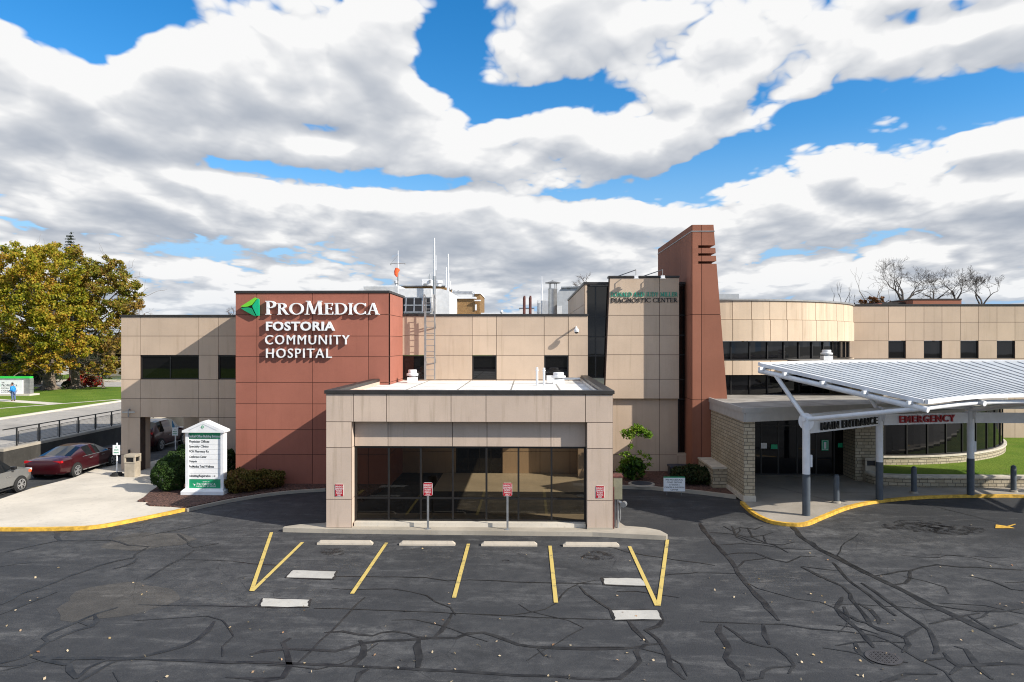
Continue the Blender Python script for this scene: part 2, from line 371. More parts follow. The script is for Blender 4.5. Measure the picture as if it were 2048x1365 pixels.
GL = {
 'I': (.34, [st(.17), sf(.17, 0), sf(.17, .95)]),
 'P': (.66, [st(.17), sf(.17, 0), sf(.13, .95, .22), arcp(.30, .74, .255, .227, -90, 90), hb(.17, .31, .935), hb(.17, .31, .48)]),
 'R': (.80, [st(.17), sf(.17, 0), sf(.13, .95, .22), arcp(.30, .75, .25, .218, -90, 90), hb(.17, .31, .935), hb(.17, .31, .50), dg(.70, 0, .36, .53, .17), sf(.73, 0, .2)]),
 'O': (1.0, [arcp(.5, .5, .42, .475, 0, 180, 20), arcp(.5, .5, .42, .475, 180, 360, 20)]),
 'C': (.86, [arcp(.5, .5, .42, .475, 42, 318, 26), [(.77, .72), (.83, .72), (.83, .97), (.80, .97)], [(.77, .28), (.83, .28), (.83, .05), (.80, .05)]]),
 'G': (.94, [arcp(.5, .5, .42, .475, 42, 330, 26), [(.77, .72), (.83, .72), (.83, .97), (.80, .97)], st(.83, .04, .42), sf(.83, .40, .28)]),
 'E': (.66, [st(.17), sf(.13, 0, .22), sf(.13, .95, .22), hb(.17, .56, .935), hb(.17, .60, 0), hb(.17, .48, .48), [(.52, .76), (.57, .76), (.57, .99), (.55, .99)], [(.57, .24), (.62, .24), (.60, 0), (.56, 0)], st(.48, .40, .62, .05)]),
 'D': (.90, [st(.17), sf(.13, 0, .22), sf(.13, .95, .22), hb(.17, .40, .935), hb(.17, .40, 0), arcp(.38, .5, .42, .467, -90, 90, 22)]),
 'A': (.88, [dg(.14, 0, .42, 1, .075), dg(.72, 0, .44, 1, .165), hb(.24, .62, .33), sf(.13, 0, .26), sf(.74, 0, .30)]),
 'M': (1.12, [dg(.16, 0, .24, 1, .07), dg(.93, 0, .87, 1, .16), dg(.55, .04, .24, 1, .15), dg(.54, .04, .85, 1, .07), sf(.16, 0, .26), sf(.94, 0, .30), sf(.2, .95, .2), sf(.9, .95, .22)]),
 'N': (.92, [st(.17, 0, 1, .07), st(.76, 0, 1, .07), dg(.76, 0, .18, 1, .17), sf(.17, 0, .26), sf(.76, .95, .26), sf(.12, .95, .2)]),
 'L': (.66, [st(.17), sf(.17, .95), sf(.13, 0, .22), hb(.17, .58, 0), [(.55, .26), (.60, .26), (.59, 0), (.54, 0)]]),
 'T': (.78, [st(.39), sf(.39, 0), hb(.05, .73, .935), [(.04, .74), (.08, .74), (.10, .99), (.06, .99)], [(.70, .74), (.74, .74), (.72, .99), (.68, .99)]]),
 'U': (.88, [st(.17, .3, 1), st(.72, .3, 1, .07), arcp(.445, .32, .275, .29, 180, 360, 16, .13, .075), sf(.17, .95), sf(.72, .95, .26)]),
 'J': (.44, [st(.24, .02, 1), sf(.24, .95), arcp(.06, .03, .18, .2, -90, 0, 8, .13, .05)]),
 'Y': (.82, [st(.41, 0, .46), sf(.41, 0), dg(.41, .44, .14, 1, .16), dg(.42, .44, .68, 1, .07), sf(.15, .95, .28), sf(.68, .95, .24)]),
 'S': (.62, [rib([(.52, .78), (.46, .91), (.33, .955), (.19, .91), (.13, .78), (.18, .65), (.32, .54), (.46, .42), (.51, .26), (.43, .1), (.29, .045), (.15, .09), (.09, .24)],
                 [.05, .06, .07, .09, .12, .14, .16, .15, .13, .10, .07, .06, .05]), st(.525, .72, .95, .04), st(.085, .05, .28, .04)]),
 'H': (.92, [st(.17), st(.75), hb(.17, .75, .48), sf(.17, 0), sf(.17, .95), sf(.75, 0), sf(.75, .95)]),
}
def serif_word(txt, big=(), k=.84):
    """list of glyphs (each a list of polygons) in units of the big cap height; letters not in `big` are small capitals"""
    x = 0; out = []
    for i, ch in enumerate(txt):
        if ch == ' ': x += .38*k; continue
        s = 1.0 if (not big or i in big) else k
        w, ps = GL[ch]; out.append([[(x+p[0]*s, p[1]*s) for p in poly] for poly in ps]); x += w*s+.03
    return out, x
def serif_letters(txt, x0, x1, z0, z1, y0, y1, mats, parent, name='letter', big=(), k=.84):
    gs, w = serif_word(txt, big, k)
    xs = [p[0] for g in gs for q in g for p in q]; a, b = min(xs), max(xs)
    for g in gs:
        mb = MB()
        for j, q in enumerate(g):
            poly = [(x0+(p[0]-a)/(b-a)*(x1-x0), z0+p[1]*(z1-z0)) for p in q]
            n = len(poly)
            if n > 4:   # ribbons: quads strip
                h = n//2
                for i in range(h-1):
                    mb.slab_xz([poly[i], poly[i+1], poly[n-2-i], poly[n-1-i]], y0-j*.002, y1)
            else: mb.slab_xz(poly, y0-j*.002, y1)
        mb.build(name, mats, parent)
# ------------------------------------------------------------------ camera, sun, sky
cam = bpy.data.cameras.new('camera'); cam.lens = 25; cam.sensor_width = 36; cam.clip_end = 5000; cam.clip_start = .1
co = bpy.data.objects.new('camera', cam); COL.objects.link(co); co.location = (0, 0, H); co.rotation_euler = (R(90), 0, TH); scene.camera = co
sl = bpy.data.lights.new('sun', 'SUN'); sl.energy = 4.6; sl.angle = R(.55); sl.color = (1, .93, .82)
so = bpy.data.objects.new('sun', sl); COL.objects.link(so); so.rotation_euler = (-SUN).to_track_quat('-Z', 'Y').to_euler(); so.location = (60, -40, 60)
scene.view_settings.view_transform = 'Standard'; scene.view_settings.look = 'None'; scene.view_settings.gamma = 1; scene.view_settings.exposure = .55
world = bpy.data.worlds.new('World'); scene.world = world; world.use_nodes = True
nt = NT(world.node_tree); bg = nt.n['Background']; bg.inputs['Strength'].default_value = .1
sky = nt.new('ShaderNodeTexSky', sky_type='NISHITA'); sky.sun_disc = False
sky.sun_elevation = math.asin(SUN.z); sky.sun_rotation = math.atan2(SUN.x, SUN.y)
sky.air_density = 1.0; sky.dust_density = .2; sky.ozone_density = 3.0
hs = nt.new('ShaderNodeHueSaturation'); hs.inputs['Saturation'].default_value = 1.38; hs.inputs['Value'].default_value = 1.25; nt.l.new(sky.outputs[0], hs.inputs['Color'])
gen = nt.new('ShaderNodeTexCoord').outputs['Generated']
sep = nt.new('ShaderNodeSeparateXYZ'); nt.l.new(gen, sep.inputs[0]); dx, dy, dz = sep.outputs
az = nt.m('ARCTAN2', dx, dy); el = nt.m('ARCSINE', dz)
BL = [  # cloud banks: centre u, v, half widths, tilt (deg), weight; +: cloud, -: clear gap
 (520, 190, 330, 60, 0, .30), (330, 130, 170, 60, -10, .22), (560, 110, 300, 110, -8, .34), (750, 40, 110, 110, 0, .28), (130, 200, 190, 70, 0, .30), (330, 275, 420, 62, 0, .30), (860, 180, 120, 40, 20, .18),
 (1150, 275, 420, 66, -4, .34), (1420, 215, 150, 55, -10, .22), (1420, 60, 420, 95, 4, .36), (1130, 40, 160, 110, 0, .2), (1830, 100, 260, 115, 0, .34), (1800, 365, 360, 70, 5, .30), (2010, 270, 120, 40, -10, .2),
 (20, 70, 70, 40, 0, .25), (380, 400, 520, 55, 0, .22), (1000, 430, 500, 50, 0, .26), (1560, 440, 420, 45, 0, .16), (1000, 490, 1100, 45, 0, .14),
 (880, 100, 85, 110, 15, -.42), (1090, 205, 150, 34, -3, -.34), (190, 55, 110, 60, -8, -.42), (530, 337, 230, 20, 2, -.34), (850, 368, 130, 18, -4, -.30),
 (1430, 345, 110, 34, -15, -.34), (1700, 225, 170, 55, -8, -.40), (1530, 180, 90, 26, -25, -.24), (1960, 8, 110, 22, 0, -.30), (1130, 392, 90, 15, 0, -.22), (60, 20, 60, 20, 0, -.2), (1960, 215, 60, 26, 0, -.22), (640, 255, 60, 14, 0, -.2)]
def bank_bias(e_off):
    tot = None; el_ = nt.m('ADD', el, e_off) if e_off else el
    for u, v, rx, ry, rot, w in BL:
        w *= 1.35 if w > 0 else 2.4
        ca = math.atan((u-1024)/F)-TH; ce = math.atan((682.5-v)/F*math.cos(math.atan((u-1024)/F))); c, s = math.cos(R(rot)), math.sin(R(rot))
        ax = nt.m('SUBTRACT', az, ca); ey = nt.m('SUBTRACT', el_, ce)
        p = nt.m('ADD', nt.m('MULTIPLY', ax, c*F/rx), nt.m('MULTIPLY', ey, -s*F/rx)); q = nt.m('ADD', nt.m('MULTIPLY', ax, s*F/ry), nt.m('MULTIPLY', ey, c*F/ry))
        r2 = nt.m('ADD', nt.m('MULTIPLY', p, p), nt.m('MULTIPLY', q, q)); g = nt.m('MULTIPLY', nt.m('EXPONENT', nt.m('MULTIPLY', r2, -.9)), w)
        tot = g if tot is None else nt.m('ADD', tot, g)
    return tot
def cloud_density(de, soft=False):
    """a cloud deck overhead; de looks a little higher, for the shading of undersides"""
    z = nt.m('ADD', nt.m('MAXIMUM', dz, 0.0), .19+de)
    cb = nt.new('ShaderNodeCombineXYZ'); nt.l.new(nt.m('DIVIDE', dx, z), cb.inputs[0]); nt.l.new(nt.m('MULTIPLY', nt.m('DIVIDE', dy, z), .8), cb.inputs[1]); cb.inputs[2].default_value = SEEDZ
    p = cb.outputs[0]
    a = nt.noise(p, 1.55, 2 if soft else 9, .5, .2)
    t = nt.m('MULTIPLY', nt.m('SUBTRACT', a, .5), 2.3)
    amp = .95
    for sc in ((3.1, 6.7) if soft else (3.1, 6.7, 14.5, 31)):      # billows: rounded heads with creases between
        n = nt.noise(p, sc, 0, .5, .15)
        t = nt.m('ADD', t, nt.m('MULTIPLY', nt.m('SUBTRACT', nt.m('ABSOLUTE', nt.m('SUBTRACT', nt.m('MULTIPLY', n, 2), 1)), .2), amp)); amp *= .52
    return nt.m('ADD', t, bias0 if de == 0 else bias1)
SEEDZ = 3.7; bias0 = bank_bias(0); bias1 = bank_bias(.024)
lowdeck = nt.remap(el, R(3), R(12), .42, 0)
d0 = cloud_density(0.0); d1 = cloud_density(.02); s0 = cloud_density(0, True); s1 = cloud_density(.03, True)
dens = nt.m('ADD', d0, lowdeck)
alpha = nt.remap(dens, -.03, .17)
thick = nt.remap(nt.m('ADD', nt.m('MULTIPLY', s0, .55), nt.m('MULTIPLY', d0, .45)), .22, 1.25)
edge = nt.m('ADD', nt.m('MULTIPLY', nt.m('SUBTRACT', s1, s0), .95), nt.m('MULTIPLY', nt.m('SUBTRACT', d1, d0), .55))   # more cloud above: an underside
shade = nt.m('ADD', nt.m('MULTIPLY', thick, .62), nt.m('ADD', nt.m('ADD', edge, nt.m('MULTIPLY', nt.m('SUBTRACT', d0, s0), -.55)), .13))
shade = nt.m('ADD', shade, nt.remap(el, R(1), R(10), .12, 0))
shade = nt.m('SUBTRACT', 1, nt.m('EXPONENT', nt.m('MULTIPLY', nt.m('MAXIMUM', shade, 0), -1.5)))
ccol = nt.mix(shade, (6.5, 6.5, 6.5), (2.2, 2.55, 3.15))
blue = nt.mix(nt.remap(el, R(2), R(17)), (2.3, 3.9, 5.9), hs.outputs[0])
skyc = nt.mix(alpha, blue, ccol)
haze = nt.remap(el, R(-1), R(6), .35, 0)
skyc = nt.mix(haze, skyc, (3.6, 4.4, 5.4))
nt.l.new(skyc, bg.inputs['Color'])
scene.cycles.pixel_filter_type = 'BLACKMAN_HARRIS'; scene.cycles.filter_width = 1.1
scene.cycles.max_bounces = 6; scene.cycles.transparent_max_bounces = 12
try: scene.cycles.use_denoising = True; scene.cycles.denoiser = 'OPENIMAGEDENOISE'; scene.cycles.denoising_input_passes = 'RGB_ALBEDO_NORMAL'; scene.cycles.denoising_prefilter = 'NONE'
except Exception: pass

# ------------------------------------------------------------------ ground and paving
g = MB(); n = 40
g.face((-900, -300, -.06), (900, -300, -.06), (900, 1500, -.06), (-900, 1500, -.06))
struct(g.build('ground', 'field'))
lot = MB(); lot.face((-27, -70, 0), (70, -70, 0), (70, 45, 0), (-27, 45, 0)); lot.face((-27, 45, 0), (-14, 45, 0), (-14, 90, 0), (-27, 90, 0))
lot = struct(lot.build('asphalt_lot', 'asphalt'))
def ribbon(mb, pts, w, z):
    w *= .82
    pts = [Vector((p[0], p[1])) for p in pts]; L = []; Rr = []
    # subdivide and wobble a little
    q = [pts[0]]
    for a, b in zip(pts, pts[1:]):
        k = max(1, int((b-a).length/.35))
        for i in range(1, k+1): q.append(a.lerp(b, i/k)+(Vector((random.gauss(0, .018), random.gauss(0, .018))) if i < k else Vector((0, 0))))
    for i, p in enumerate(q):
        d = (q[min(i+1, len(q)-1)]-q[max(i-1, 0)]);
        if d.length < 1e-6: d = Vector((1, 0))
        d.normalize(); nn = Vector((-d.y, d.x)); ww = w*(.75+.5*random.random())*(.55 if i in (0, len(q)-1) else 1)
        L.append(p+nn*ww/2); Rr.append(p-nn*ww/2)
    for i in range(len(q)-1): mb.face((Rr[i].x, Rr[i].y, z), (Rr[i+1].x, Rr[i+1].y, z), (L[i+1].x, L[i+1].y, z), (L[i].x, L[i].y, z))
CR = {(500, 1000, 2.2756): [
 (.13, [(0,740),(150,745),(350,752),(600,765),(800,775),(1000,785),(1200,800),(1400,805),(1600,818),(1680,815),(1740,770),(1775,735),(1755,690),(1800,660),(1870,655),(1900,700),(1915,760),(1980,820)]),
 (.13, [(0,705),(60,690),(180,680),(300,685),(390,690),(460,670),(510,655),(600,642),(700,640),(820,630),(940,630),(990,610),(1060,605),(1120,622),(1180,645),(1220,660),(1290,670),(1450,678),(1600,680),(1700,680),(1800,665)]),
 (.1, [(340,605),(420,600),(500,615),(560,620),(600,605),(660,600),(720,610),(760,625),(820,630)]), (.13, [(920,520),(900,555),(870,600),(840,625)]), (.16, [(500,640),(520,670),(515,710),(480,745),(470,760)]),
 (.17, [(770,640),(760,670),(770,710),(765,765)]), (.05, [(290,495),(500,500),(750,510),(1000,520),(1200,530),(1400,540),(1650,545)]), (.05, [(390,350),(600,352),(800,355),(900,370),(1000,365),(1200,375),(1400,380),(1600,385)]),
 (.1, [(1500,395),(1530,430),(1590,470),(1640,500),(1650,540)]), (.12, [(1720,550),(1750,590),(1780,620),(1810,650)]), (.13, [(1880,550),(1860,575),(1800,595),(1830,615),(1860,640),(1870,660)]), (.05, [(1880,345),(2048,330)]),
 (.14, [(0,820),(60,825),(150,810),(180,760),(170,700),(150,650),(185,630)]), (.13, [(480,830),(500,790),(540,770)]), (.1, [(1310,680),(1340,710)]), (.12, [(1600,355),(1610,375),(1620,390)]), (.1, [(1780,358),(1800,375),(1808,392)])],
 (1400, 980, 3.16): [
 (.24, [(575,225),(640,300),(760,380),(900,450),(1100,550),(1250,620),(1400,700),(1550,770),(1700,840),(1850,910),(2048,1010)]), (.17, [(0,210),(60,300),(130,380),(210,470),(240,530),(290,590),(360,670),(430,750),(500,830)]),
 (.12, [(640,490),(760,550),(900,610),(950,660),(980,720),(1060,820),(1080,860),(1200,900),(1300,940),(1320,980),(1280,1030)]), (.12, [(840,460),(900,530),(960,590),(1020,630),(1100,690),(1170,750),(1240,800)]),
 (.13, [(1020,590),(1100,640),(1180,700),(1250,750),(1320,800),(1400,850),(1450,890),(1480,950),(1500,1010),(1480,1040)]), (.13, [(900,680),(880,720),(860,750),(900,800),(960,850),(1020,900),(1060,950),(1100,1000)]),
 (.12, [(910,740),(930,790),(1000,830),(1060,845),(1140,890),(1220,910)]), (.14, [(1000,720),(1080,760),(1130,820),(1130,850)]), (.07, [(0,835),(150,840),(400,850),(520,850),(700,880),(900,895),(1100,920),(1200,960),(1300,1020),(1400,1080),(1550,1150),(1600,1217)]),
 (.15, [(130,850),(115,900),(160,960),(185,1010),(160,1060),(200,1110),(260,1150),(280,1217)]), (.11, [(150,860),(230,910),(290,960),(400,990),(480,1000),(560,1060),(595,1110),(560,1165)]), (.15, [(400,850),(410,920),(440,980)]),
 (.1, [(595,1115),(450,1125),(400,1150),(390,1190),(300,1205)]), (.09, [(1110,545),(1250,520),(1340,510),(1400,490),(1500,475),(1650,490),(1750,490),(2048,510)]), (.1, [(1330,510),(1330,560),(1300,590),(1210,605)]),
 (.1, [(1480,730),(1600,750),(1750,770),(1900,770),(2048,745)]), (.09, [(1450,850),(1550,825),(1650,800),(1770,780)]), (.09, [(1700,800),(1830,880),(2010,845)]), (.08, [(1700,545),(1850,580),(1970,630),(2048,640)]),
 (.1, [(160,410),(250,400),(350,400),(450,440),(550,460),(640,420),(740,425)]), (.1, [(240,490),(280,450),(370,440),(430,430)]), (.14, [(980,965),(1000,1020),(1060,1070),(1100,1100)]), (.12, [(1280,940),(1400,870)]),
 (.13, [(1300,1020),(1400,1080),(1550,1065),(1620,1110),(1740,1110),(1900,1100),(2048,1105)]), (.14, [(1610,990),(1680,1010),(1730,1080),(1760,1130),(1850,1200)]), (.12, [(1540,1030),(1580,1080),(1640,1120),(1580,1170)]),
 (.14, [(1150,1217),(1300,1165),(1500,1165)]), (.07, [(640,485),(750,500),(880,515)]), (.07, [(860,855),(1000,875),(1130,915)]), (.05, [(0,525),(120,528),(230,530)]),
 (.08, [(150,230),(200,260),(250,240),(350,250),(400,230)]), (.08, [(200,230),(220,280),(300,300),(400,290),(460,270)]), (.08, [(300,240),(330,300),(420,340)]), (.06, [(120,350),(250,340),(400,350),(520,370),(700,380)]), (.06, [(60,270),(200,280),(350,330),(470,350),(560,400)]), (.06, [(250,240),(230,300),(300,330)]), (.06, [(400,290),(420,340),(520,350),(600,330)]),
 (.04, [(1290,55),(1500,110),(1700,160),(1900,210)])],
 (0, 1000, 3.657): [
 (.12, [(0,770),(150,690),(280,650),(430,595),(500,560),(600,530),(730,480),(870,445),(980,425)]), (.1, [(0,840),(200,760),(420,675)]), (.09, [(980,425),(990,400),(1040,370),(1090,345),(940,335),(870,310),(800,295),(650,300),(440,300),(250,335),(40,385)]),
 (.2, [(440,300),(415,270),(420,235),(470,225),(530,235)]), (.1, [(1000,430),(980,460),(900,490),(830,508)]), (.1, [(1050,590),(1150,530),(1250,470),(1330,430),(1420,370)]), (.07, [(1330,440),(1550,442),(1700,450),(1850,470),(2048,480)]),
 (.07, [(1010,768),(1300,775),(1600,778),(1900,785)]), (.13, [(860,790),(720,830),(600,880),(480,930),(350,985),(320,1010),(350,1040),(250,1110),(150,1160),(0,1200)]), (.15, [(690,840),(710,890),(660,930),(550,960),(450,1000),(360,1040)]), (.1, [(560,890),(620,910),(660,930)]),
 (.14, [(1570,890),(1520,960),(1450,1020),(1350,1070),(1200,1110),(1080,1140),(980,1165),(850,1165),(700,1160),(550,1165),(400,1160),(230,1150)]), (.12, [(980,1165),(1200,1175),(1500,1180),(1800,1190),(2048,1190)]), (.14, [(230,1150),(350,1180),(480,1210),(560,1160)]),
 (.1, [(850,1180),(750,1230),(650,1290),(580,1335)]), (.13, [(800,1165),(650,1230),(560,1310)]), (.22, [(510,1200),(510,1250),(560,1310)]), (.1, [(0,1220),(150,1210),(280,1180)]), (.1, [(0,1255),(200,1210)]), (.06, [(0,490),(230,460)]),
 (.08, [(1000,185),(1100,140),(1220,115)]), (.07, [(1040,270),(1250,230),(1450,190),(1600,150)]), (.06, [(880,225),(1040,200)]), (.09, [(1300,250),(1420,350),(1600,320)]), (.09, [(1650,1300),(1850,1310),(2048,1300)])]}
cr = MB(); k = 0
for (ox, oy, s), lst in CR.items():
    for w, pts in lst:
        ribbon(cr, [G(ox+x/s, oy+y/s) for x, y in pts], w, .008+(k % 12)*.0004); k += 1
rs0 = random.Random(77)
for q_ in range(22):                                   # finer side cracks between the long ones
    if q_ < 13: x, y = G(rs0.uniform(1330, 2040), rs0.uniform(1110, 1350))[:2]
    else: x, y = G(rs0.uniform(20, 1300), rs0.uniform(1200, 1350))[:2]
    a = rs0.uniform(-.9, .9)+(1.9 if q_ % 3 == 0 else 0); pl = [(x, y)]
    for _ in range(rs0.randint(3, 8)):
        a += rs0.gauss(0, .38); pl.append((pl[-1][0]+.55*math.cos(a), pl[-1][1]+.55*math.sin(a)))
    ribbon(cr, pl, rs0.uniform(.035, .08), .0072+(q_ % 9)*.0003)
o = cr.build('crack_sealant', 'tar', lot); o['kind'] = 'stuff'
def blotch(c, rx, ry, rot=0, n=26, wob=.22):
    ph = [random.random()*6.28 for _ in range(4)]; out = []
    for i in range(n):
        a = 2*math.pi*i/n; k = 1+wob*(math.sin(2*a+ph[0])*.5+math.sin(3*a+ph[1])*.4+math.sin(7*a+ph[2])*.25+random.gauss(0, .12))
        x, y = rx*k*math.cos(a), ry*k*math.sin(a); out.append((c[0]+x*math.cos(rot)-y*math.sin(rot), c[1]+x*math.sin(rot)+y*math.cos(rot)))
    return out
def sheet(name, poly, z, mat, parent):
    mb = MB(); a = sum(poly[i][0]*poly[(i+1) % len(poly)][1]-poly[(i+1) % len(poly)][0]*poly[i][1] for i in range(len(poly)))
    if a < 0: poly = poly[::-1]
    mb.face(*[(p[0], p[1], z) for p in poly]); return mb.build(name, mat, parent)
# two ravelled patches of bare aggregate and the cast concrete patches
sheet('ravelled_patch', blotch(G(297, 1082), 1.55, .95), .004, 'worn_asphalt', lot); sheet('ravelled_patch', blotch(G(232, 1201), 1.45, 1.3, .5), .004, 'worn_asphalt', lot)
simple('smear', (.15, .145, .14), .95, 0, .4, 6)
m, nt, b = base_mat('smear', (.15, .145, .14), .95); c = coords(nt)
tb = nt.new('ShaderNodeBsdfTransparent'); mx = nt.new('ShaderNodeMixShader'); nt.l.new(nt.remap(nt.noise(nt.map(c, (.8, 1.6, 1)), 2.2, 8, .74), .5, .72, 0, .62), mx.inputs[0]); nt.l.new(tb.outputs[0], mx.inputs[1]); nt.l.new(b.outputs[0], mx.inputs[2]); nt.l.new(mx.outputs[0], nt.n['Material Output'].inputs[0])
for u, v, rx, ry, rot in ((705, 1115, .75, 1.1, .5), (880, 1112, .75, .8, .2), (890, 1140, .7, .8, 0), (1010, 1110, 1.0, .7, 0), (1200, 1115, 1.1, .7, 0), (590, 1195, .9, .8, 0), (560, 1228, .8, .7, 0), (640, 1140, 1.6, .9, 0), (420, 1190, 1.6, 1.4, .4), (1540, 1165, 1.5, .8, -.3), (1830, 1085, 1.6, .9, 0), (1620, 1150, 2, 1, 0), (200, 1060, 2.2, .9, 0)):
    sheet('scuffed_patch', blotch(G(u, v), rx, ry, rot), .0045+random.random()*.001, 'smear', lot)
m, nt, b = base_mat('oil', (.012, .011, .011), .6); c = coords(nt)
tb = nt.new('ShaderNodeBsdfTransparent'); mx = nt.new('ShaderNodeMixShader'); nt.l.new(nt.remap(nt.noise(c, 3.2, 6, .7), .42, .62, 0, .75), mx.inputs[0]); nt.l.new(tb.outputs[0], mx.inputs[1]); nt.l.new(b.outputs[0], mx.inputs[2]); nt.l.new(mx.outputs[0], nt.n['Material Output'].inputs[0])
for u, v, rx, ry in ((1197, 1112, .55, .45), (1010, 1122, .14, .08), (665, 1104, .4, .4), (1835, 1053, 1.3, .8), (1905, 1060, 1.0, .7)):
    sheet('oil_stain', blotch(G(u, v), rx, ry), .0062, 'oil', lot)
for q in ([(1650,505),(1855,505),(1872,545),(1665,547)], [(1610,358),(1780,360),(1805,393),(1615,388)], [(60,450),(270,458),(262,490),(45,487)], [(195,323),(388,328),(375,362),(165,355)]):
    pts = [G(500+x/2.2756, 1000+y/2.2756) for x, y in q]; pp = []
    for a, bq in zip(pts, pts[1:]+pts[:1]):
        for i in range(5): pp.append((a[0]+(bq[0]-a[0])*i/5+random.gauss(0, .015), a[1]+(bq[1]-a[1])*i/5+random.gauss(0, .015)))
    mb = MB(); ribbon(mb, [(p[0], p[1]) for p in pts]+[pts[0][:2]], .16, .0135); e = mb.build('patch_joint', 'tar', lot)
    sheet('concrete_patch', pp, .016, 'patch', lot)
for a, bq in (((543,1066),(503,1183)), ((605,1086),(504,1184)), ((773,1087),(704,1189)), ((937,1089),(908,1197)), ((1100,1093),(1112,1207)), ((1259,1094),(1314,1213)), ((1335,1081),(1317,1213))):
    p, q = Vector(G(*a)[:2]), Vector(G(*bq)[:2]); d = (q-p).normalized(); nn = Vector((-d.y, d.x))*.055
    sheet('stall_line', [tuple(p+nn), tuple(p-nn), tuple(q-nn), tuple(q+nn)], .0205 if a[0] in (605, 1335) else .019, 'line_yellow', lot)
ar = [(1868,232),(1868,220),(1930,226),(1990,218),(1952,231),(1990,236),(1965,244),(1868,246)]
sheet('painted_arrow', [G(1400+(x)/3.16, 980+y/3.16)[:2] for x, y in [(1866,246),(1870,222),(1912,228),(1940,232),(1992,218),(1996,222),(1958,236),(1990,246)]], .019, 'yellow', lot)
for a, bq in (((60, 978), (132, 962)), ((50, 995), (110, 975))):
    p, q = Vector(G(*a)[:2]), Vector(G(*bq)[:2]); nn = Vector((0, .07)); sheet('stall_line', [tuple(p+nn), tuple(p-nn), tuple(q-nn), tuple(q+nn)], .019, 'line_yellow', lot)
# storm drain
dc = G(1767, 1317); dr = .36
drain = thing('storm_drain', 'round dark cast iron drain grate set in the cracked asphalt', 'drain', (dc[0], dc[1], .012))
mb = MB(); mb.lathe((dc[0], dc[1], .0), [(dr*.90, .010), (dr*.9, .011)], 28); mb.build('pit', 'ink_black', drain)
mb = MB()
for k in range(28):
    a0, a1 = 2*math.pi*k/28, 2*math.pi*(k+1)/28
    for r0, r1 in ((dr*.78, dr),): mb.face(*[(dc[0]+r*math.cos(a), dc[1]+r*math.sin(a), .024) for r, a in ((r0, a0), (r1, a0), (r1, a1), (r0, a1))])
for k in range(-6, 7):
    t = k*dr*.13; h = math.sqrt(max(0, (dr*.8)**2-t*t))
    mb.box(dc[0]+t-.014, dc[0]+t+.014, dc[1]-h, dc[1]+h, .013, .022+.0005*(k % 2)); mb.box(dc[0]-h, dc[0]+h, dc[1]+t-.014, dc[1]+t+.014, .013, .0215+.0005*(k % 2))
simple('cast_iron', (.07, .066, .068), .6, .3)
mb.build('grate', 'cast_iron', drain)
# plaza to the left, entrance walk to the right, island under the bay, beds
def curve_pts(ps, n=6):
    out = []
    for i in range(len(ps)-1):
        p0, p1, p2, p3 = ps[max(i-1, 0)], ps[i], ps[i+1], ps[min(i+2, len(ps)-1)]
        for k in range(n):
            t = k/n; out.append(tuple(.5*(2*p1[j]+(p2[j]-p0[j])*t+(2*p0[j]-5*p1[j]+4*p2[j]-p3[j])*t*t+(3*p1[j]-p0[j]-3*p2[j]+p3[j])*t**3) for j in (0, 1)))
    return out+[ps[-1][:2]]
def offset_poly(ps, d):
    out = []
    for i, p in enumerate(ps):
        a, bq = Vector(ps[max(i-1, 0)]), Vector(ps[min(i+1, len(ps)-1)]); dd = (bq-a).normalized(); out.append((p[0]-dd.y*d, p[1]+dd.x*d))
    return out
def kerb(name, ps, w, z0, z1, mat, side=1):
    mb = MB(); q = offset_poly(ps, w*side)
    for i in range(len(ps)-1):
        zt = (lambda p: z1)
        mb.prism([ps[i], ps[i+1], q[i+1], q[i]], z0, z1)
    return struct(mb.build(name, mat))
PLZ = .12
def gz(u, v, z): return G(u, v, z)[:2]
pl_edge = curve_pts([gz(-260, 1056, PLZ), gz(-60, 1056.5, PLZ), gz(100, 1056, PLZ), gz(190, 1052, PLZ), gz(270, 1038, PLZ), gz(330, 1026, PLZ), gz(371, 1017, PLZ)], 5)
gr_edge = curve_pts([gz(375, 1018, PLZ), gz(420, 1008, PLZ), gz(470, 998, PLZ), gz(540, 987, PLZ), gz(600, 981, PLZ), gz(651, 978, PLZ)], 5)
kerb('yellow_kerb', pl_edge, .15, -.02, PLZ, 'yellow'); kerb('grey_kerb', gr_edge, .15, -.02, PLZ, 'curb')
back = [(-6.4, 36.2), (-14.6, 36.2), (-16.5, 60), (-19.9, 60), (-20.75, 37)]
left_edge = [gz(290, 895, 0), gz(225, 925, 0), gz(150, 957, .02), gz(60, 980, .05), gz(0, 1000, .08), gz(-120, 1033, .1)]
inner = offset_poly(pl_edge, .15)
plz = MB(); poly = inner+[(inner[-1][0]+.4, inner[-1][1]+1.2), (-8, 33), (-8, 36.2), (-15.9, 36.2), (-16.8, 60), (-20.3, 60), (-20.9, 37)]+left_edge[1:]
plz.prism(poly, -.02, lambda p: PLZ-.002 if p[1] < 28 else PLZ-.002-(p[1]-28)*.008)
struct(plz.build('plaza_pavement', 'concrete'))
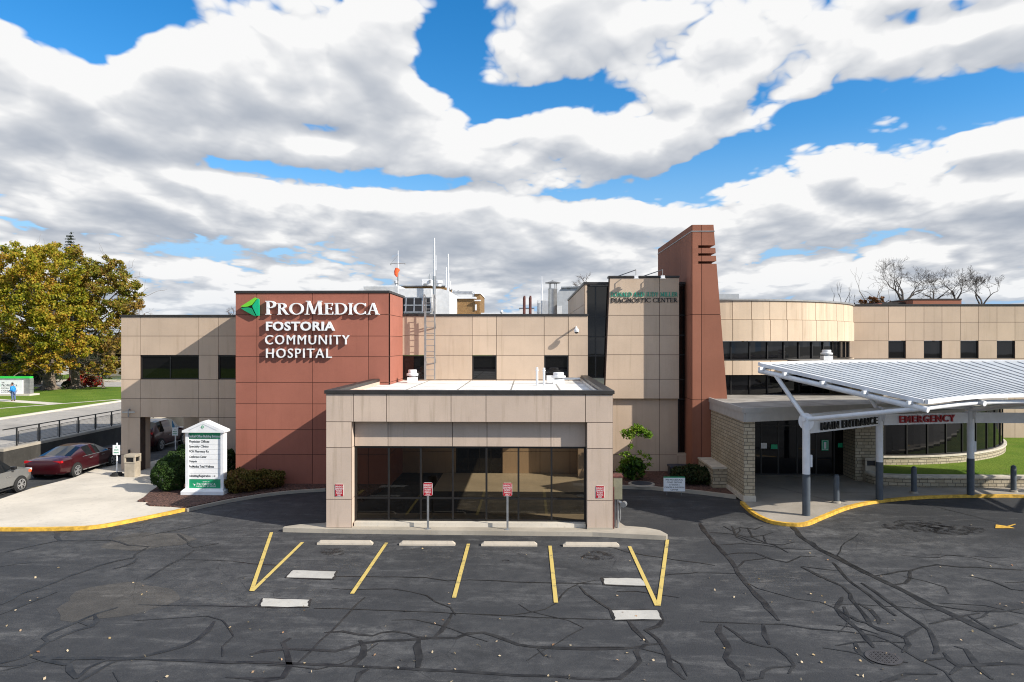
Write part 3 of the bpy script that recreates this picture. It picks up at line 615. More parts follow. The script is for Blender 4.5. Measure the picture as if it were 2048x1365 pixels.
# pavement joints are real saw cuts filled dark
mb = MB()
for a, bq in (((0, 1033), (290, 985)), ((60, 1052), (235, 965)), ((180, 1050), (300, 1003)), ((-60, 1020), (210, 955))):
    pass
bed1 = [gz(275, 1003, PLZ), gz(288, 996, PLZ), gz(300, 985, PLZ), gz(330, 965, PLZ), gz(345, 935, PLZ), (-16.2, 35.9), (-6.4, 35.9), (-6.4, 32.4), (-6.9, 29.5)]+offset_poly(gr_edge, .15)[::-1]+[gz(345, 1014, PLZ), gz(300, 1012, PLZ), gz(292, 1008, PLZ), gz(305, 1004, PLZ)]
mb = MB(); mb.prism(bed1, -.02, lambda p: .155 if p[1] > 27 else .145); struct(mb.build('mulch_bed', 'mulch'))
isl = [gz(548, 1056, .15), gz(556, 1053, .15), gz(600, 1049, .15), gz(650, 1046, .15), (-7.0, 27.0), (3.0, 27.0), gz(1250, 1052, .15), gz(1290, 1055, .15), gz(1320, 1061, .15), gz(1335, 1069, .15), gz(1333, 1072, .15), (2.2, 24.42), (-2, 24.5), (-6.4, 24.6)]
isl = [(p[0], p[1]) for p in isl]
mb = MB(); mb.prism([(max(min(p[0], 5.35), -8.6), p[1]) for p in isl], -.02, .15); struct(mb.build('kerb_island', 'curb'))
sb = [(1242, 969), (1300, 971), (1400, 980), (1472, 989)]
kb = [G(u, v+3, .14)[:2] for u, v in sb]; kerb('bed_kerb', kb, .16, -.02, .15, 'curb')
bed2 = offset_poly(kb, .16)+[(9.0, 34.4), (8.0, 36.0), (3.0, 36.0)]
mb = MB(); mb.prism(bed2, -.02, .14); struct(mb.build('mulch_bed', 'mulch'))
fe_edge = curve_pts([gz(1480, 1003, PLZ), gz(1505, 1025, PLZ), gz(1540, 1041, PLZ), gz(1580, 1047, PLZ), gz(1615, 1046, PLZ), gz(1650, 1032, PLZ), gz(1700, 1013, PLZ), gz(1760, 1001, PLZ), gz(1850, 993, PLZ), gz(1950, 990.5, PLZ), gz(2048, 991, PLZ), gz(2200, 1000, PLZ), gz(2400, 1020, PLZ)], 5)
kerb('yellow_kerb', fe_edge, .15, -.02, PLZ, 'yellow')
ent = MB(); ent.prism(offset_poly(fe_edge, .15)+[(40, 33.0), (16.2, 33.0), (16.2, 36.2), (9.2, 36.2), (9.0, 30)], -.02, PLZ-.002)
struct(ent.build('entrance_pavement', 'walk_grey'))
mb = MB()
for p, q in (((10.2, 34.5), (12.9, 28.6)), ((12.9, 28.6), (14.4, 27.6)), ((9.2, 31), (15, 31.2))):
    ribbon(mb, [p, q], .03, PLZ+.001)
struct(mb.build('pavement_joint', 'tar'))
bayfl = MB(); bayfl.face((-4.3, 31.6, .004), (2.95, 31.6, .004), (2.95, 36, .004), (-4.3, 36, .004)); struct(bayfl.build('drive_slab', 'concrete'))
# raised lawn on the right and its stone retaining wall
lw = MB()
lw.face((16.5, 33.0, .5), (24, 32.7, .5), (60, 34.5, .5), (60, 46.5, .55), (27, 46.5, .55), (18, 37.5, .5), (16.5, 36.2, .5))
struct(lw.build('raised_lawn', 'lawn'))
rw = thing('retaining_wall', 'low stone retaining wall with pale cap between entrance walk and lawn', 'wall', (16, 32.7, 0))
pth = curve_pts([(15.75, 33.6), (15.9, 32.95), (16.6, 32.62), (18, 32.5), (22, 32.45), (28, 32.7), (36, 33.4)], 5)
mb = MB(); q = offset_poly(pth, .35)
for i in range(len(pth)-1): mb.prism([pth[i], pth[i+1], q[i+1], q[i]], 0, .52)
mb.build('masonry', 'stone', rw, uv=True)
mb = MB(); a = offset_poly(pth, -.04); q = offset_poly(pth, .4)
for i in range(len(pth)-1): mb.prism([a[i], a[i+1], q[i+1], q[i]], .522, .62)
mb.build('cap', 'stone_cap', rw)
# street, verge and far ground on the left: one level higher behind the retaining wall
ST_Z = 1.0
st_ = MB(); st_.face((-38.2, -70, ST_Z), (-27.3, -70, ST_Z), (-27.3, 130, ST_Z), (-38.2, 130, ST_Z)); struct(st_.build('street', 'road'))
mb = MB(); mb.box(-38.5, -38.2, -70, 84, .8, ST_Z+.12); struct(mb.build('street_kerb', 'concrete'))
vg = MB(); vg.face((-300, -70, ST_Z+.1), (-38.5, -70, ST_Z+.1), (-38.5, 86, ST_Z+.1), (-300, 86, ST_Z+.1)); vg.face((-300, 98, ST_Z+.1), (-14, 98, ST_Z+.1), (-14, 400, ST_Z+.1), (-300, 400, ST_Z+.1)); struct(vg.build('verge_lawn', 'lawn'))
mb = MB(); mb.box(-38.15, -27.32, -70, 35.95, -.05, ST_Z-.01); struct(mb.build('street_embankment', 'wall_concrete'))
cs = MB(); cs.face((-300, 86, ST_Z+.02), (-38.2, 86, ST_Z+.02), (-38.2, 98, ST_Z+.02), (-300, 98, ST_Z+.02)); struct(cs.build('cross_street', 'road'))
mb = MB(); mb.box(-300, -27, 97.4, 98.2, .9, ST_Z+.3); struct(mb.build('street_kerb', 'concrete'))
mb = MB()
a, bq = G(-60, 797, 1.1), G(115, 808.5, 1.1); p = Vector(a[:2]); q = Vector(bq[:2]); 
mb.face((p.x, p.y-.8, 1.108), (q.x, q.y-.8, 1.108), (q.x, q.y+.8, 1.108), (p.x, p.y+.8, 1.108))
a, bq = G(-60, 822, 1.1), G(242, 799, 1.1); p = Vector(a[:2]); q = Vector(bq[:2]); d = (q-p).normalized(); nn = Vector((-d.y, d.x))*.25
mb.face(*[(w.x, w.y, 1.112) for w in (p-nn, q-nn, q+nn, p+nn)])
struct(mb.build('footpath', 'concrete'))
# ------------------------------------------------------------------ the hospital
hosp = thing('hospital_building', 'low modern hospital of tan panels with a terracotta block, tapered pylon and rounded glass front', 'building', (0, 36, 0))
def panel_wall(mb, xs, zs, yf, holes=(), gap=.022, back=.3, mi=0, ji=1, top=None):
    """separate precast panels with open joints over a dark backing; holes: (i, j) cells left out"""
    for i in range(len(xs)-1):
        for j in range(len(zs)-1):
            if (i, j) in holes: continue
            mb.mi = ji; mb.box(xs[i], xs[i+1], yf+.022, yf+back, zs[j], zs[j+1])
            mb.mi = mi; g0 = gap/2
            mb.box(xs[i]+g0, xs[i+1]-g0, yf, yf+.05, zs[j]+g0, zs[j+1]-g0)
    mb.mi = 0
def window(parent, x0, x1, yf, z0, z1, cols=1, rows=1, rec=.12, fr=.05, xm=None, zm=None, glass='glass'):
    mb = MB()
    mb.box(x0, x0+fr, yf+rec-.04, yf+rec+.04, z0, z1); mb.box(x1-fr, x1, yf+rec-.04, yf+rec+.04, z0, z1)
    mb.box(x0+fr, x1-fr, yf+rec-.04, yf+rec+.04, z0, z0+fr); mb.box(x0+fr, x1-fr, yf+rec-.04, yf+rec+.04, z1-fr, z1)
    for x in (xm if xm is not None else [x0+(x1-x0)*i/cols for i in range(1, cols)]): mb.box(x-fr/2, x+fr/2, yf+rec-.035, yf+rec+.035, z0+fr, z1-fr)
    for z in (zm if zm is not None else [z0+(z1-z0)*i/rows for i in range(1, rows)]): mb.box(x0+fr, x1-fr, yf+rec-.03, yf+rec+.03, z-fr/2, z+fr/2)
    mb.mi = 1; mb.face((x0+fr/2, yf+rec, z0+fr/2), (x1-fr/2, yf+rec, z0+fr/2), (x1-fr/2, yf+rec, z1-fr/2), (x0+fr/2, yf+rec, z1-fr/2))
    return mb.build('window', ['frame_dark', glass], parent)
def coping(parent, pts, z, w=.35, h=.10, proud=.05, closed=False, mat='bronze'):
    """metal coping along a wall top; pts run left to right seen from outside"""
    mb = MB(); a = offset_poly(pts, -proud); q = offset_poly(pts, w)
    for i in range(len(pts)-1): mb.prism([a[i], a[i+1], q[i+1], q[i]], z, z+h)
    return mb.build('coping', mat, parent)
YW = 36.0; YR = 32.4
zw = lambda v: Z(v, YW, 700)
# --- office wing over the covered walk
xs = [X(u, YW) for u in (242, 280.5, 397.5, 436.5, 474)]
zs = [zw(v) for v in (836, 798, 759.5, 711, 672.5, 634)]
mb = MB(); panel_wall(mb, xs, zs, YW, holes={(1, 2), (3, 2)})
for xa, xb in ((xs[0], xs[1]), ):
    panel_wall(mb, [xa, xb], [.0, Z(912, YW), zs[0]], YW, back=.5)
    mb.mi = 0; mb.box(xa+.011, xb-.011, YW+.5, YW+1.0, 0, zs[0]); mb.box(xa+.01, xb-.01, 42.6, 43.6, 0, zs[0])
panel_wall(mb, [xs[2], xs[3], xs[4]], [.0, Z(912, YW), zs[0]], YW, back=.3)
mb.mi = 0
mb.box(xs[0], xs[4], YW+.3, 43.6, zs[0], zs[0]+.3); mb.box(xs[0], xs[0]+.3, YW+.3, 43.6, zs[0]+.3, zs[-1]); mb.box(xs[0], xs[4], 43.3, 43.6, zs[0]+.3, zs[-1])
mb.box(xs[2], xs[2]+.3, YW+.3, 43.6, 0, zs[0]-.002)
mb.mi = 2; mb.box(xs[0]+.3, -6.4, YW+.3, 43.3, zs[-1]-.5, zs[-1]-.4)
mb.mi = 1; mb.box(xs[0]+.3, xs[4], YW+.6, YW+.7, zs[0]+.3, zs[-1]-.5)
wing = mb.build('office_wing', ['tan', 'joint', 'roof_white'], hosp)
wx = [xs[1]+.012, xs[2]-.012]
window(wing, wx[0], wx[1], YW, zs[2]+.012, zs[3]-.012, 2); window(wing, xs[3]+.012, xs[4], YW, zs[2]+.012, zs[3]-.012)
coping(wing, [(xs[0]-.05, YW), (xs[4], YW)], zs[-1]+.01)
# --- terracotta sign block
rx = [X(u, YR) for u in (471, 513.5, 625, 737, 777.5)]
rz = [0]+[Z(v, YR) for v in (911, 861, 809, 766, 714, 672.5, 629.5, 586)]
mb = MB(); panel_wall(mb, rx, rz, YR, back=.3)
ys = [YR, YR+1.9, YW+.3]
for a, c in ((rx[-1], 1), (rx[0], -1)):                 # side faces
    for j in range(len(rz)-1):
        mb.mi = 1; mb.box(a-c*.022, a-c*.3, YR+.3, YW+.3, rz[j], rz[j+1]); mb.mi = 0; mb.box(a, a-c*.05, YR+.05, YW+.3, rz[j]+.011, rz[j+1]-.011)
mb.mi = 0; mb.box(rx[0], rx[-1], YW+.02, YW+.3, zs[-1], rz[-1]); mb.mi = 2; mb.box(rx[0]+.3, rx[-1]-.3, YR+.3, YW, rz[-1]-.5, rz[-1]-.4)
block = mb.build('sign_block', ['red', 'joint_red', 'roof_white'], hosp)
coping(block, [(rx[0]-.04, YR), (rx[-1]+.04, YR)], rz[-1]+.01)
for xa, xb in ((rx[-1]-.3, rx[-1]+.05), (rx[0]-.05, rx[0]+.3)): mb = MB(); mb.box(xa, xb, YR+.36, YW+.34, rz[-1]+.011, rz[-1]+.109); mb.build('coping', 'bronze', block)
# --- middle wing behind the ambulance bay
mx_ = [rx[-1]-.02]+[X(u, YW) for u in (850, 944.5, 993, 1088.5, 1137, 1176)]
mz = [0, 1.1, 2.45]+[zw(v) for v in (798, 759.5, 711, 672, 633)]
mb = MB(); hol = {(0, 4), (2, 4), (4, 4)}
dx0, dx1 = -3.65, -1.3
panel_wall(mb, mx_, mz[2:], YW, holes={(0, 2), (2, 2), (4, 2)})
panel_wall(mb, [mx_[0], dx0], mz[:3], YW); panel_wall(mb, [dx1, .6, X(1140, YW), mx_[-1]+.9], mz[:3], YW)
mb.mi = 2; mb.box(mx_[0], mx_[-1], YW+.3, 48, mz[-1]-.35, mz[-1]-.25); mb.mi = 0; mb.box(mx_[-1]-.3, mx_[-1], YW+.3, 48, mz[2], mz[-1])
mid = mb.build('middle_wing', ['tan', 'joint', 'roof_white'], hosp)
for i in (0, 2, 4): window(mid, mx_[i]+(.012 if i else .03), mx_[i+1]-.012, YW, mz[4]+.012, mz[5]-.012)
window(mid, dx0+.01, dx1-.01, YW, .02, mz[2]-.01, 4, 1).name = 'sliding_door'
coping(mid, [(mx_[0], YW), (mx_[-1]+.02, YW)], mz[-1]+.01)
# --- ambulance bay
YB = 24.8; bx = [X(u, YB) for u in (652, 707, 773, 902, 972, 1102, 1171, 1226)]
bz0, bz1, bz2 = .15, Z(845, YB), Z(789, YB)
mb = MB(); panel_wall(mb, bx, [bz1, bz2], YB, back=.35)
for xa, xb in ((bx[0], bx[1]-.07), (bx[6]+.05, bx[7])):
    zz = [bz0, Z(1001, YB), Z(897, YB), bz1]; panel_wall(mb, [xa, xb], zz, YB, back=.06)
    for j in range(3): mb.mi = 0; mb.box(xa+.011, xb-.011, YB+.06, YB+.85, zz[j]+.011, zz[j+1]-.011)
YL = YB+.41; lx = [bx[1]-.06]+[X(u, YL) for u in (776, 905, 974, 1102)]+[bx[6]+.04]
lz = Z(894, YL)
panel_wall(mb, lx, [lz, bz1+.2], YL, back=.25)
mb.mi = 1; mb.box(lx[0], lx[-1], YB+.35, YL+.01, bz1+.005, bz1+.05)
# side fascia returns, roof deck
mb.mi = 0
for xa, xb in ((bx[0], bx[0]+.3), (bx[7]-.3, bx[7])): mb.box(xa, xb, YB+.35, YR if xa < 0 else YW, bz1, bz2)
mb.box(bx[7]-.5, bx[7]-.01, YW-1.1, YW-.02, .0, bz1-.002)
mb.mi = 2; mb.box(bx[0]+.3, bx[7]-.3, YB+.35, YR, bz2-.45, bz2-.15); mb.box(rx[-1]+.02, bx[7]-.3, YR, YW-.02, bz2-.45, bz2-.15)
bay = mb.build('ambulance_bay', ['bay_tan', 'joint', 'roof_white'], hosp)
# glazed screen
gx0, gx1, gz0, gz1 = bx[1]-.03, bx[6]+.02, .29, lz-.005
mb = MB(); YG = YB+.52; ft = .065
gxs = [X(u, YG) for u in (713, 778, 842, 906, 973, 1037, 1103, 1168)]; gxs[0] = gx0; gxs[-1] = gx1; zt = Z(997, YG)
for i, x in enumerate(gxs): mb.box(x-ft/2, x+ft/2, YG-.06, YG+.06, gz0, gz1)
for i in range(7):
    for z in (gz0+.03, zt, gz1-.03): mb.box(gxs[i]+ft/2, gxs[i+1]-ft/2, YG-.055, YG+.055, z-.03, z+.03)
gls = mb.build('glazed_screen', 'frame_dark', bay)
for i in range(7):
    mb = MB()
    for a, c in ((gz0+.06, zt-.03), (zt+.03, gz1-.06)): mb.face((gxs[i]+ft/2, YG, a), (gxs[i+1]-ft/2, YG, a), (gxs[i+1]-ft/2, YG, c), (gxs[i]+ft/2, YG, c))
    p = mb.build('pane', 'tint', bay)
mb = MB(); mb.box(gx0, gx1, YB+.2, YG+.1, .15, .288); mb.build('sill', 'concrete', bay)
mb = MB(); mb.box(bx[6]+.055, bx[7]-.005, YB-.02, YB+.85, .15, .21); mb.build('plinth', 'curb', bay)
mb = MB()
mb.box(bx[0]-.05, bx[7]+.05, YB-.05, YB+.3, bz2+.01, bz2+.13)
mb.box(bx[0]-.05, bx[0]+.3, YB+.3, YR-.01, bz2+.01, bz2+.13); mb.box(bx[7]-.3, bx[7]+.05, YB+.3, YW-.06, bz2+.01, bz2+.13)
mb.build('coping', 'bronze', bay)
mb = MB()                                             # parapet flashing and membrane seams
mb.box(bx[0]+.302, bx[7]-.302, YB+.352, YB+.40, bz2-.15, bz2); mb.box(bx[7]-.38, bx[7]-.302, YB+.4, YW-.1, bz2-.15, bz2+.005)
mb.build('flashing', 'galv', bay)
mb = MB()
for x in (-5, -2.9, -.7, 1.3): mb.box(x-.03, x+.03, YB+.4, (YR if x < rx[-1] else YW)-.1, bz2-.15, bz2-.142)
for y in (28.2, 31.0, 33.6): mb.box((bx[0] if y < YR else rx[-1])+.35, bx[7]-.4, y-.03, y+.03, bz2-.15, bz2-.143)
mb.build('membrane_seam', 'roof_grey', bay)
# --- tall diagnostic block: glass strip, sloping panel, second strip
YD = 35.75; zp = lambda v: Z(v, YD, 1290)
def lean(u0, u1, v): return X(u0+(u1-u0)*(v-555)/(798-555), YD)
mb = MB(); vz = [798, 759, 710, 671, 631, 556]
xr = X(1358, YD); xm = X(1319, YD)
for j in range(5):
    za, zb = zp(vz[j]), zp(vz[j+1]); la, lb = lean(1219.5, 1209.5, vz[j]), lean(1219.5, 1209.5, vz[j+1]); g0 = .012
    mb.mi = 0; mb.slab_xz([(la+g0, za+g0), (xm-g0, za+g0), (xm-g0, zb-g0), (lb+g0, zb-g0)], YD, YD+.05); mb.slab_xz([(xm+g0, za+g0), (xr, za+g0), (xr, zb-g0), (xm+g0, zb-g0)], YD, YD+.05)
    mb.mi = 1; mb.slab_xz([(la, za), (xr-.01, za), (xr-.01, zb), (lb, zb)], YD+.025, YD+.6)
lz0 = [0, Z(909, YW), zp(798)-.01]
panel_wall(mb, [X(1178, YW), X(1215, YW), X(1319, YW), X(1356, YW)], lz0, YW, back=.3)
panel_wall(mb, [X(1356, YW), X(1379, YW)], [0, Z(911, YW)], YW, back=.3)
mb.mi = 0; mb.box(X(1356, YW)-.05, X(1379, YW), YW-.03, YW+.4, Z(911, YW)+.002, Z(911, YW)+.12)
diag = mb.build('diagnostic_block', ['tan', 'joint'], hosp)
coping(diag, [(X(1217, YD), YD), (X(1359, YD), YD)], zp(556)+.01, w=.6, h=.09)
Ys = YW+.35                                             # glass strips, a little behind the panels
za, zb, zt_ = zw(757), Z(571, Ys, 1195), 0
window(diag, X(1173, Ys), X(1222, Ys), Ys-.12, za, zb, xm=[X(1191, Ys)], zm=[Z(v, Ys) for v in (634, 674, 712)], fr=.07)
window(diag, X(1356, Ys), X(1372, Ys), Ys-.12, Z(911, Ys)+.03, zb, zm=[Z(v, Ys) for v in (631, 671, 710, 759, 798)], fr=.06)
mb = MB(); mb.mi = 0
xl = X(1173, Ys)
for j, (a, c) in enumerate(((mz[-1]-.3, mz[-1]+.6), (mz[-1]+.6, zb+.02))): mb.box(xl-.12, xl, YW+.36, 51, a+.01, c-.01)
mb.mi = 1; mb.box(xl-.08, xl-.02, YW+.4, 50.9, mz[-1]-.3, zb)
mb.mi = 0; mb.box(xl-.09, xl+.02, Ys-.16, Ys+.3, mz[-1]+.1, zb+.02)
mb.mi = 2; mb.box(xl, X(1375, Ys), Ys+.1, 51, zb-.2, zb-.1); mb.box(X(1330, Ys), X(1372, Ys), Ys+.05, Ys+.4, 0, zb)
mb.build('side_wall', ['tan', 'joint', 'bronze'], diag)
mb = MB(); mb.box(xl-.17, X(1376, Ys), Ys-.2, Ys+.25, zb+.025, zb+.15); mb.box(xl-.17, xl+.2, Ys+.25, 51, zb+.025, zb+.15); mb.build('coping', 'bronze', diag)
# --- terracotta pylon with slots, tapering on its right side
YT = 34.75; tz = lambda v: Z(v, YT, 1400); tx = lambda u: X(u, YT)
def tr_(v): return tx(1427+(v-450)*.079)
def trz(z):
    v = 682.5+(H-z)*F/YT*.9999; return tr_(v)
xl_, xm_, xs_ = tx(1385), tx(1403), tx(1396.5)
YTB = 43.8
mb = MB(); cuts = [1000, 800, 629.5, 528, 523, 512, 507, 496, 491, 463, 450]
vv = [965, 800, 629.5, 450]
slots = [(491, 496.5), (507, 512), (523, 528)]
def face_piece(x0a, x0b, x1a, x1b, va, vb):
    mb.slab_xz([(x0a, tz(va)), (x1a, tz(va)), (x1b, tz(vb)), (x0b, tz(vb))], YT, YT+.05)
g0 = .012
bands = [(971, 800), (800, 629.5), (629.5, 528), (528, 523), (523, 512), (512, 507), (507, 496.5), (496.5, 491), (491, 463.5), (463.5, 450)]
for va, vb in bands:
    za, zb_ = tz(va), tz(vb); slot = (va, vb) in ((528, 523), (512, 507), (496.5, 491)); j = g0 if va in (800, 971, 629.5) and not slot else 0
    jt = g0 if vb in (800, 629.5) else 0
    mb.mi = 0
    if not slot:
        mb.slab_xz([(xl_, za+j), (xm_-g0, za+j), (xm_-g0, zb_-jt), (xl_, zb_-jt)], YT, YT+.06)
        mb.slab_xz([(xm_+g0, za+j), (trz(za), za+j), (trz(zb_), zb_-jt), (xm_+g0, zb_-jt)], YT, YT+.06)
        mb.mi = 1 if va > 600 else 0; mb.slab_xz([(xl_+.02, za), (trz(za)-.02, za), (trz(zb_)-.02, zb_), (xl_+.02, zb_)], YT+.03, YTB)
    else:
        mb.slab_xz([(xl_, za), (xs_, za), (xs_, zb_), (xl_, zb_)], YT, YT+.5)
        mb.slab_xz([(xl_+.02, za), (trz(za)-.12, za), (trz(zb_)-.12, zb_), (xl_+.02, zb_)], YT+.42, YTB)
mb.mi = 0
ysp = [YT+.06, YT+2.6, YT+5.6, YTB]                       # the long left flank
for va, vb in ((971, 800), (800, 629.5), (629.5, 463.5), (463.5, 450)):
    for k in range(3): mb.box(xl_-.03, xl_+.04, ysp[k]+g0*(k > 0), ysp[k+1]-g0, tz(va)+g0, tz(vb)-(g0 if vb > 600 else 0))
mb.mi = 2; mb.box(xl_-.05, trz(tz(463))+.03, YT-.025, YTB+.03, tz(463)-.02, tz(463)+.025)
mb.mi = 0
pyl = mb.build('pylon', ['tower', 'joint_red', 'galv_dull'], hosp)
# --- rotunda: rounded upper floors
RC, RR = (9.95, 47.43), 10.53
def arc(c, r, a0, a1, n): return [(c[0]+r*math.sin(R(a0+(a1-a0)*i/n)), c[1]-r*math.cos(R(a0+(a1-a0)*i/n))) for i in range(n+1)]
def ring(mb, c, r0, r1, a0, a1, z0, z1, n, gap=0.):
    """n curved panels from radius r0 (inner) to r1 (outer)"""
    for i in range(n):
        b0 = a0+(a1-a0)*i/n; b1 = a0+(a1-a0)*(i+1)/n; g = gap/r1*57.3/2
        sub = 3; o_ = arc(c, r1, b0+g, b1-g, sub); i_ = arc(c, r0, b0+g, b1-g, sub)
        for k in range(sub): mb.prism([o_[k], o_[k+1], i_[k+1], i_[k]], z0, z1)
rt0, rt1, rt2, rt3, rt4, rt5 = 3.72, 4.95, 5.73, 6.70, 7.81, 8.79
mb = MB(); A0, A1, NP = -8, 82, 16
mb.mi = 0
ring(mb, RC, RR-.12, RR-.06, A0, A1, rt4+.01, rt5, NP, .03); ring(mb, RC, RR-.06, RR, A0, A1, rt3, rt4-.01, NP, .03); ring(mb, RC, RR-.06, RR, A0, A1, rt1, rt2-.05, NP, .03)
mb.mi = 1; ring(mb, RC, RR-.5, RR-.10, A0, A1, rt3+.02, rt5-.02, NP); ring(mb, RC, RR-.5, RR-.04, A0, A1, rt1+.02, rt2-.07, NP)
mb.mi = 2; ring(mb, RC, .5, RR-.5, A0, A1, rt5-.4, rt5-.3, 8)
rot = mb.build('rotunda', ['tan_light', 'joint', 'roof_grey'], hosp)
mb = MB(); ring(mb, RC, RR-.5, RR+.02, A0, A1, rt5+.005, rt5+.09, 20); mb.build('coping', 'galv_dull', rot)
for za, zb_ in ((rt2-.04, rt3-.01), (rt0-.3, rt1-.01)):
    mb = MB(); mb.mi = 1; ring(mb, RC, RR-.42, RR-.32, A0, A1, za, zb_, NP)
    mb.mi = 0; ring(mb, RC, RR-.43, RR-.24, A0, A1, za, za+.07, NP); ring(mb, RC, RR-.43, RR-.24, A0, A1, zb_-.05, zb_-.002, NP)
    for i in range(NP+1):
        a = R(A0+(A1-A0)*i/NP); s, c = math.sin(a), math.cos(a)
        mb.bar((RC[0]+(RR-.33)*s, RC[1]-(RR-.33)*c, za+.07), (RC[0]+(RR-.33)*s, RC[1]-(RR-.33)*c, zb_-.05), .06, .16, (s, -c, 0))
    mb.build('window', ['frame_dark', 'glass'], rot)
# --- right wing with a row of square windows
YP = 46.0; px = [X(u, YP) for u in (1688, 1777, 1811.5, 1848, 1884, 1921, 1957, 1994, 2030, 2066, 2102, 2138)]
pz = [.4, Z(843, YP), Z(790, YP), Z(754, YP), Z(717, YP), Z(682, YP), Z(645.5, YP), Z(613, YP)]
mb = MB(); panel_wall(mb, px, pz, YP, holes={(i, 4) for i in (1, 3, 5, 7, 9)})
mb.mi = 2; mb.box(px[0], px[-1], YP+.3, 60, pz[-1]-.4, pz[-1]-.3)
pw = mb.build('patient_wing', ['tan', 'joint', 'roof_grey'], hosp)
for i in (1, 3, 5, 7, 9): window(pw, px[i]+.012, px[i+1]-.012, YP, pz[4]+.012, pz[5]-.012)
coping(pw, [(px[0], YP), (px[-1], YP)], pz[-1]+.01)
# --- entrance vestibule: slab roof, stone piers, glazed doors
vs0, vs1 = 3.42, 3.90; VX0, VX1, VY0, VY1 = 8.85, 18.0, 29.25, 38.5
mb = MB(); mb.prism([(VX0, VY0), (VX1-2, VY0+2.6), (VX1, VY0+4.5), (VX1, VY1), (9.6, VY1), (9.6, YT-.02), (VX0, YT-.02)], vs0, vs1)
ves = mb.build('entrance_vestibule', 'galv_plain' if 'galv_plain' in MATS else 'roof_grey', hosp)
mb = MB()
def fascia(a, bq, z0, z1, t=.06, mat=0):
    d = Vector((bq[0]-a[0], bq[1]-a[1])); d.normalize(); nn = Vector((d.y, -d.x))*t
    mb.prism([(a[0], a[1]), (bq[0], bq[1]), (bq[0]+nn.x, bq[1]+nn.y), (a[0]+nn.x, a[1]+nn.y)], z0, z1)
fascia((VX0, YT-.03), (VX0, VY0), vs0-.03, vs1-.14, .05); fascia((VX0, VY0), (VX1-2, VY0+2.6), vs0-.03, vs1-.14, .05)
fascia((VX0, YT-.03), (VX0, VY0), vs1-.138, vs1+.06, .09); fascia((VX0-.06, VY0), (VX1-2, VY0+2.6), vs1-.138, vs1+.06, .09)
mb.build('fascia', 'fascia_grey', ves)
mb = MB(); x0, x1 = X(1488, 29.4), X(1510, 29.4)
mb.box(x0, x1, 29.4, 34.7, .35, vs0-.004); mb.build('stone_pier', 'stone', ves, uv=True)
mb = MB(); mb.box(x0-.03, x1+.03, 29.37, 29.9, .1, .348); mb.box(x0-.03, x0+.1, 29.9, 34.7, .1, .348); mb.build('pier_base', 'stone_cap', ves)
mb = MB(); mb.box(x0-.62, x0-.002, 31.9, 34.6, .1, 1.0); mb.build('bench_wall', 'stone', ves, uv=True)
mb = MB(); mb.box(x0-.66, x0-.002, 31.86, 34.6, 1.002, 1.08); mb.build('wall_cap', 'stone_cap', ves)
YDo = 35.2; dxa, dxb = X(1512, YDo), X(1700, YDo)
mb = MB(); 
doors = window(ves, x1+.02, dxb, YDo-.12, .12, vs0-.01, zm=[2.55], xm=[X(u, YDo) for u in (1522, 1556, 1594, 1632, 1668, 1690)], fr=.07); doors.name = 'sliding_door'
mb.box(X(1700, YDo), X(1762, 35.6), YDo+.15, 36.3, .1, vs0-.004); mb.box(X(1697, 34.4)+.1, X(1697, 34.4)+1.4, 33.9, YDo+.15, .1, vs0-.004); mb.build('stone_pier', 'stone', ves, uv=True)
for (u0, v0, u1, v1, mt) in ((1521, 886, 1533, 897, 'white_sign'), (1541, 889, 1554, 898, 'green_teal'), (1675, 886, 1684, 895, 'green_teal')):
    mb = MB(); mb.box(X(u0, YDo), X(u1, YDo), YDo-.06, YDo-.05, Z(v1, YDo, u0), Z(v0, YDo, u0)); mb.build('door_notice', mt, ves)
mb = MB(); ux0, ux1, dz0, dz1 = X(1642, YDo), X(1656, YDo), Z(901, YDo, 1650), Z(880, YDo, 1650)
mb.mi = 1; mb.box(ux0, ux1, YDo-.064, YDo-.06, dz0, dz1); mb.mi = 0
for a, bq, c, d in ((ux0+.03, ux1-.03, dz0+.03, dz0+.05), (ux0+.03, ux1-.03, dz1-.05, dz1-.03), (ux0+.02, ux0+.04, dz0+.03, dz1-.03), (ux1-.04, ux1-.02, dz0+.03, dz1-.03)): mb.box(a, bq, YDo-.070, YDo-.066, c, d)
text_lines(mb, '1', ux0+.11, ux1-.11, dz0+.09, dz1-.1, lambda x, y, z: (x, y, z), YDo-.071, YDo-.067, .03)
mb.build('door_number', ['white_sign', 'green_teal'], ves)
# --- rounded lobby: stone base and dark glazing
LC, LR = (17.9, 47.0), 11.0
mb = MB(); ring(mb, LC, LR-.35, LR, -12, 90, .02, .86, 24); lob = mb.build('lobby', 'stone', hosp, uv=True)
mb = MB(); ring(mb, LC, LR-.35, LR+.05, -12, 90, .862, .94, 30); mb.build('sill', 'stone_cap', lob)
mb = MB(); mb.mi = 1; NL = 17; ring(mb, LC, LR-.22, LR-.16, -12, 90, .942, 3.3, NL)
mb.mi = 0; ring(mb, LC, LR-.23, LR-.10, -12, 90, .942, 1.0, NL); ring(mb, LC, LR-.23, LR-.08, -12, 90, 3.0, 3.35, NL)
for i in range(NL+1):
    a = R(-12+102*i/NL); s, c = math.sin(a), math.cos(a)
    mb.bar((LC[0]+(LR-.17)*s, LC[1]-(LR-.17)*c, 1.0), (LC[0]+(LR-.17)*s, LC[1]-(LR-.17)*c, 3.0), .06, .12, (s, -c, 0))
mb.build('window', ['frame_dark', 'glass'], lob)
mb = MB(); ring(mb, LC, .3, LR+.1, -12, 90, 3.352, 3.55, 24); mb.build('roof', 'roof_grey', lob)
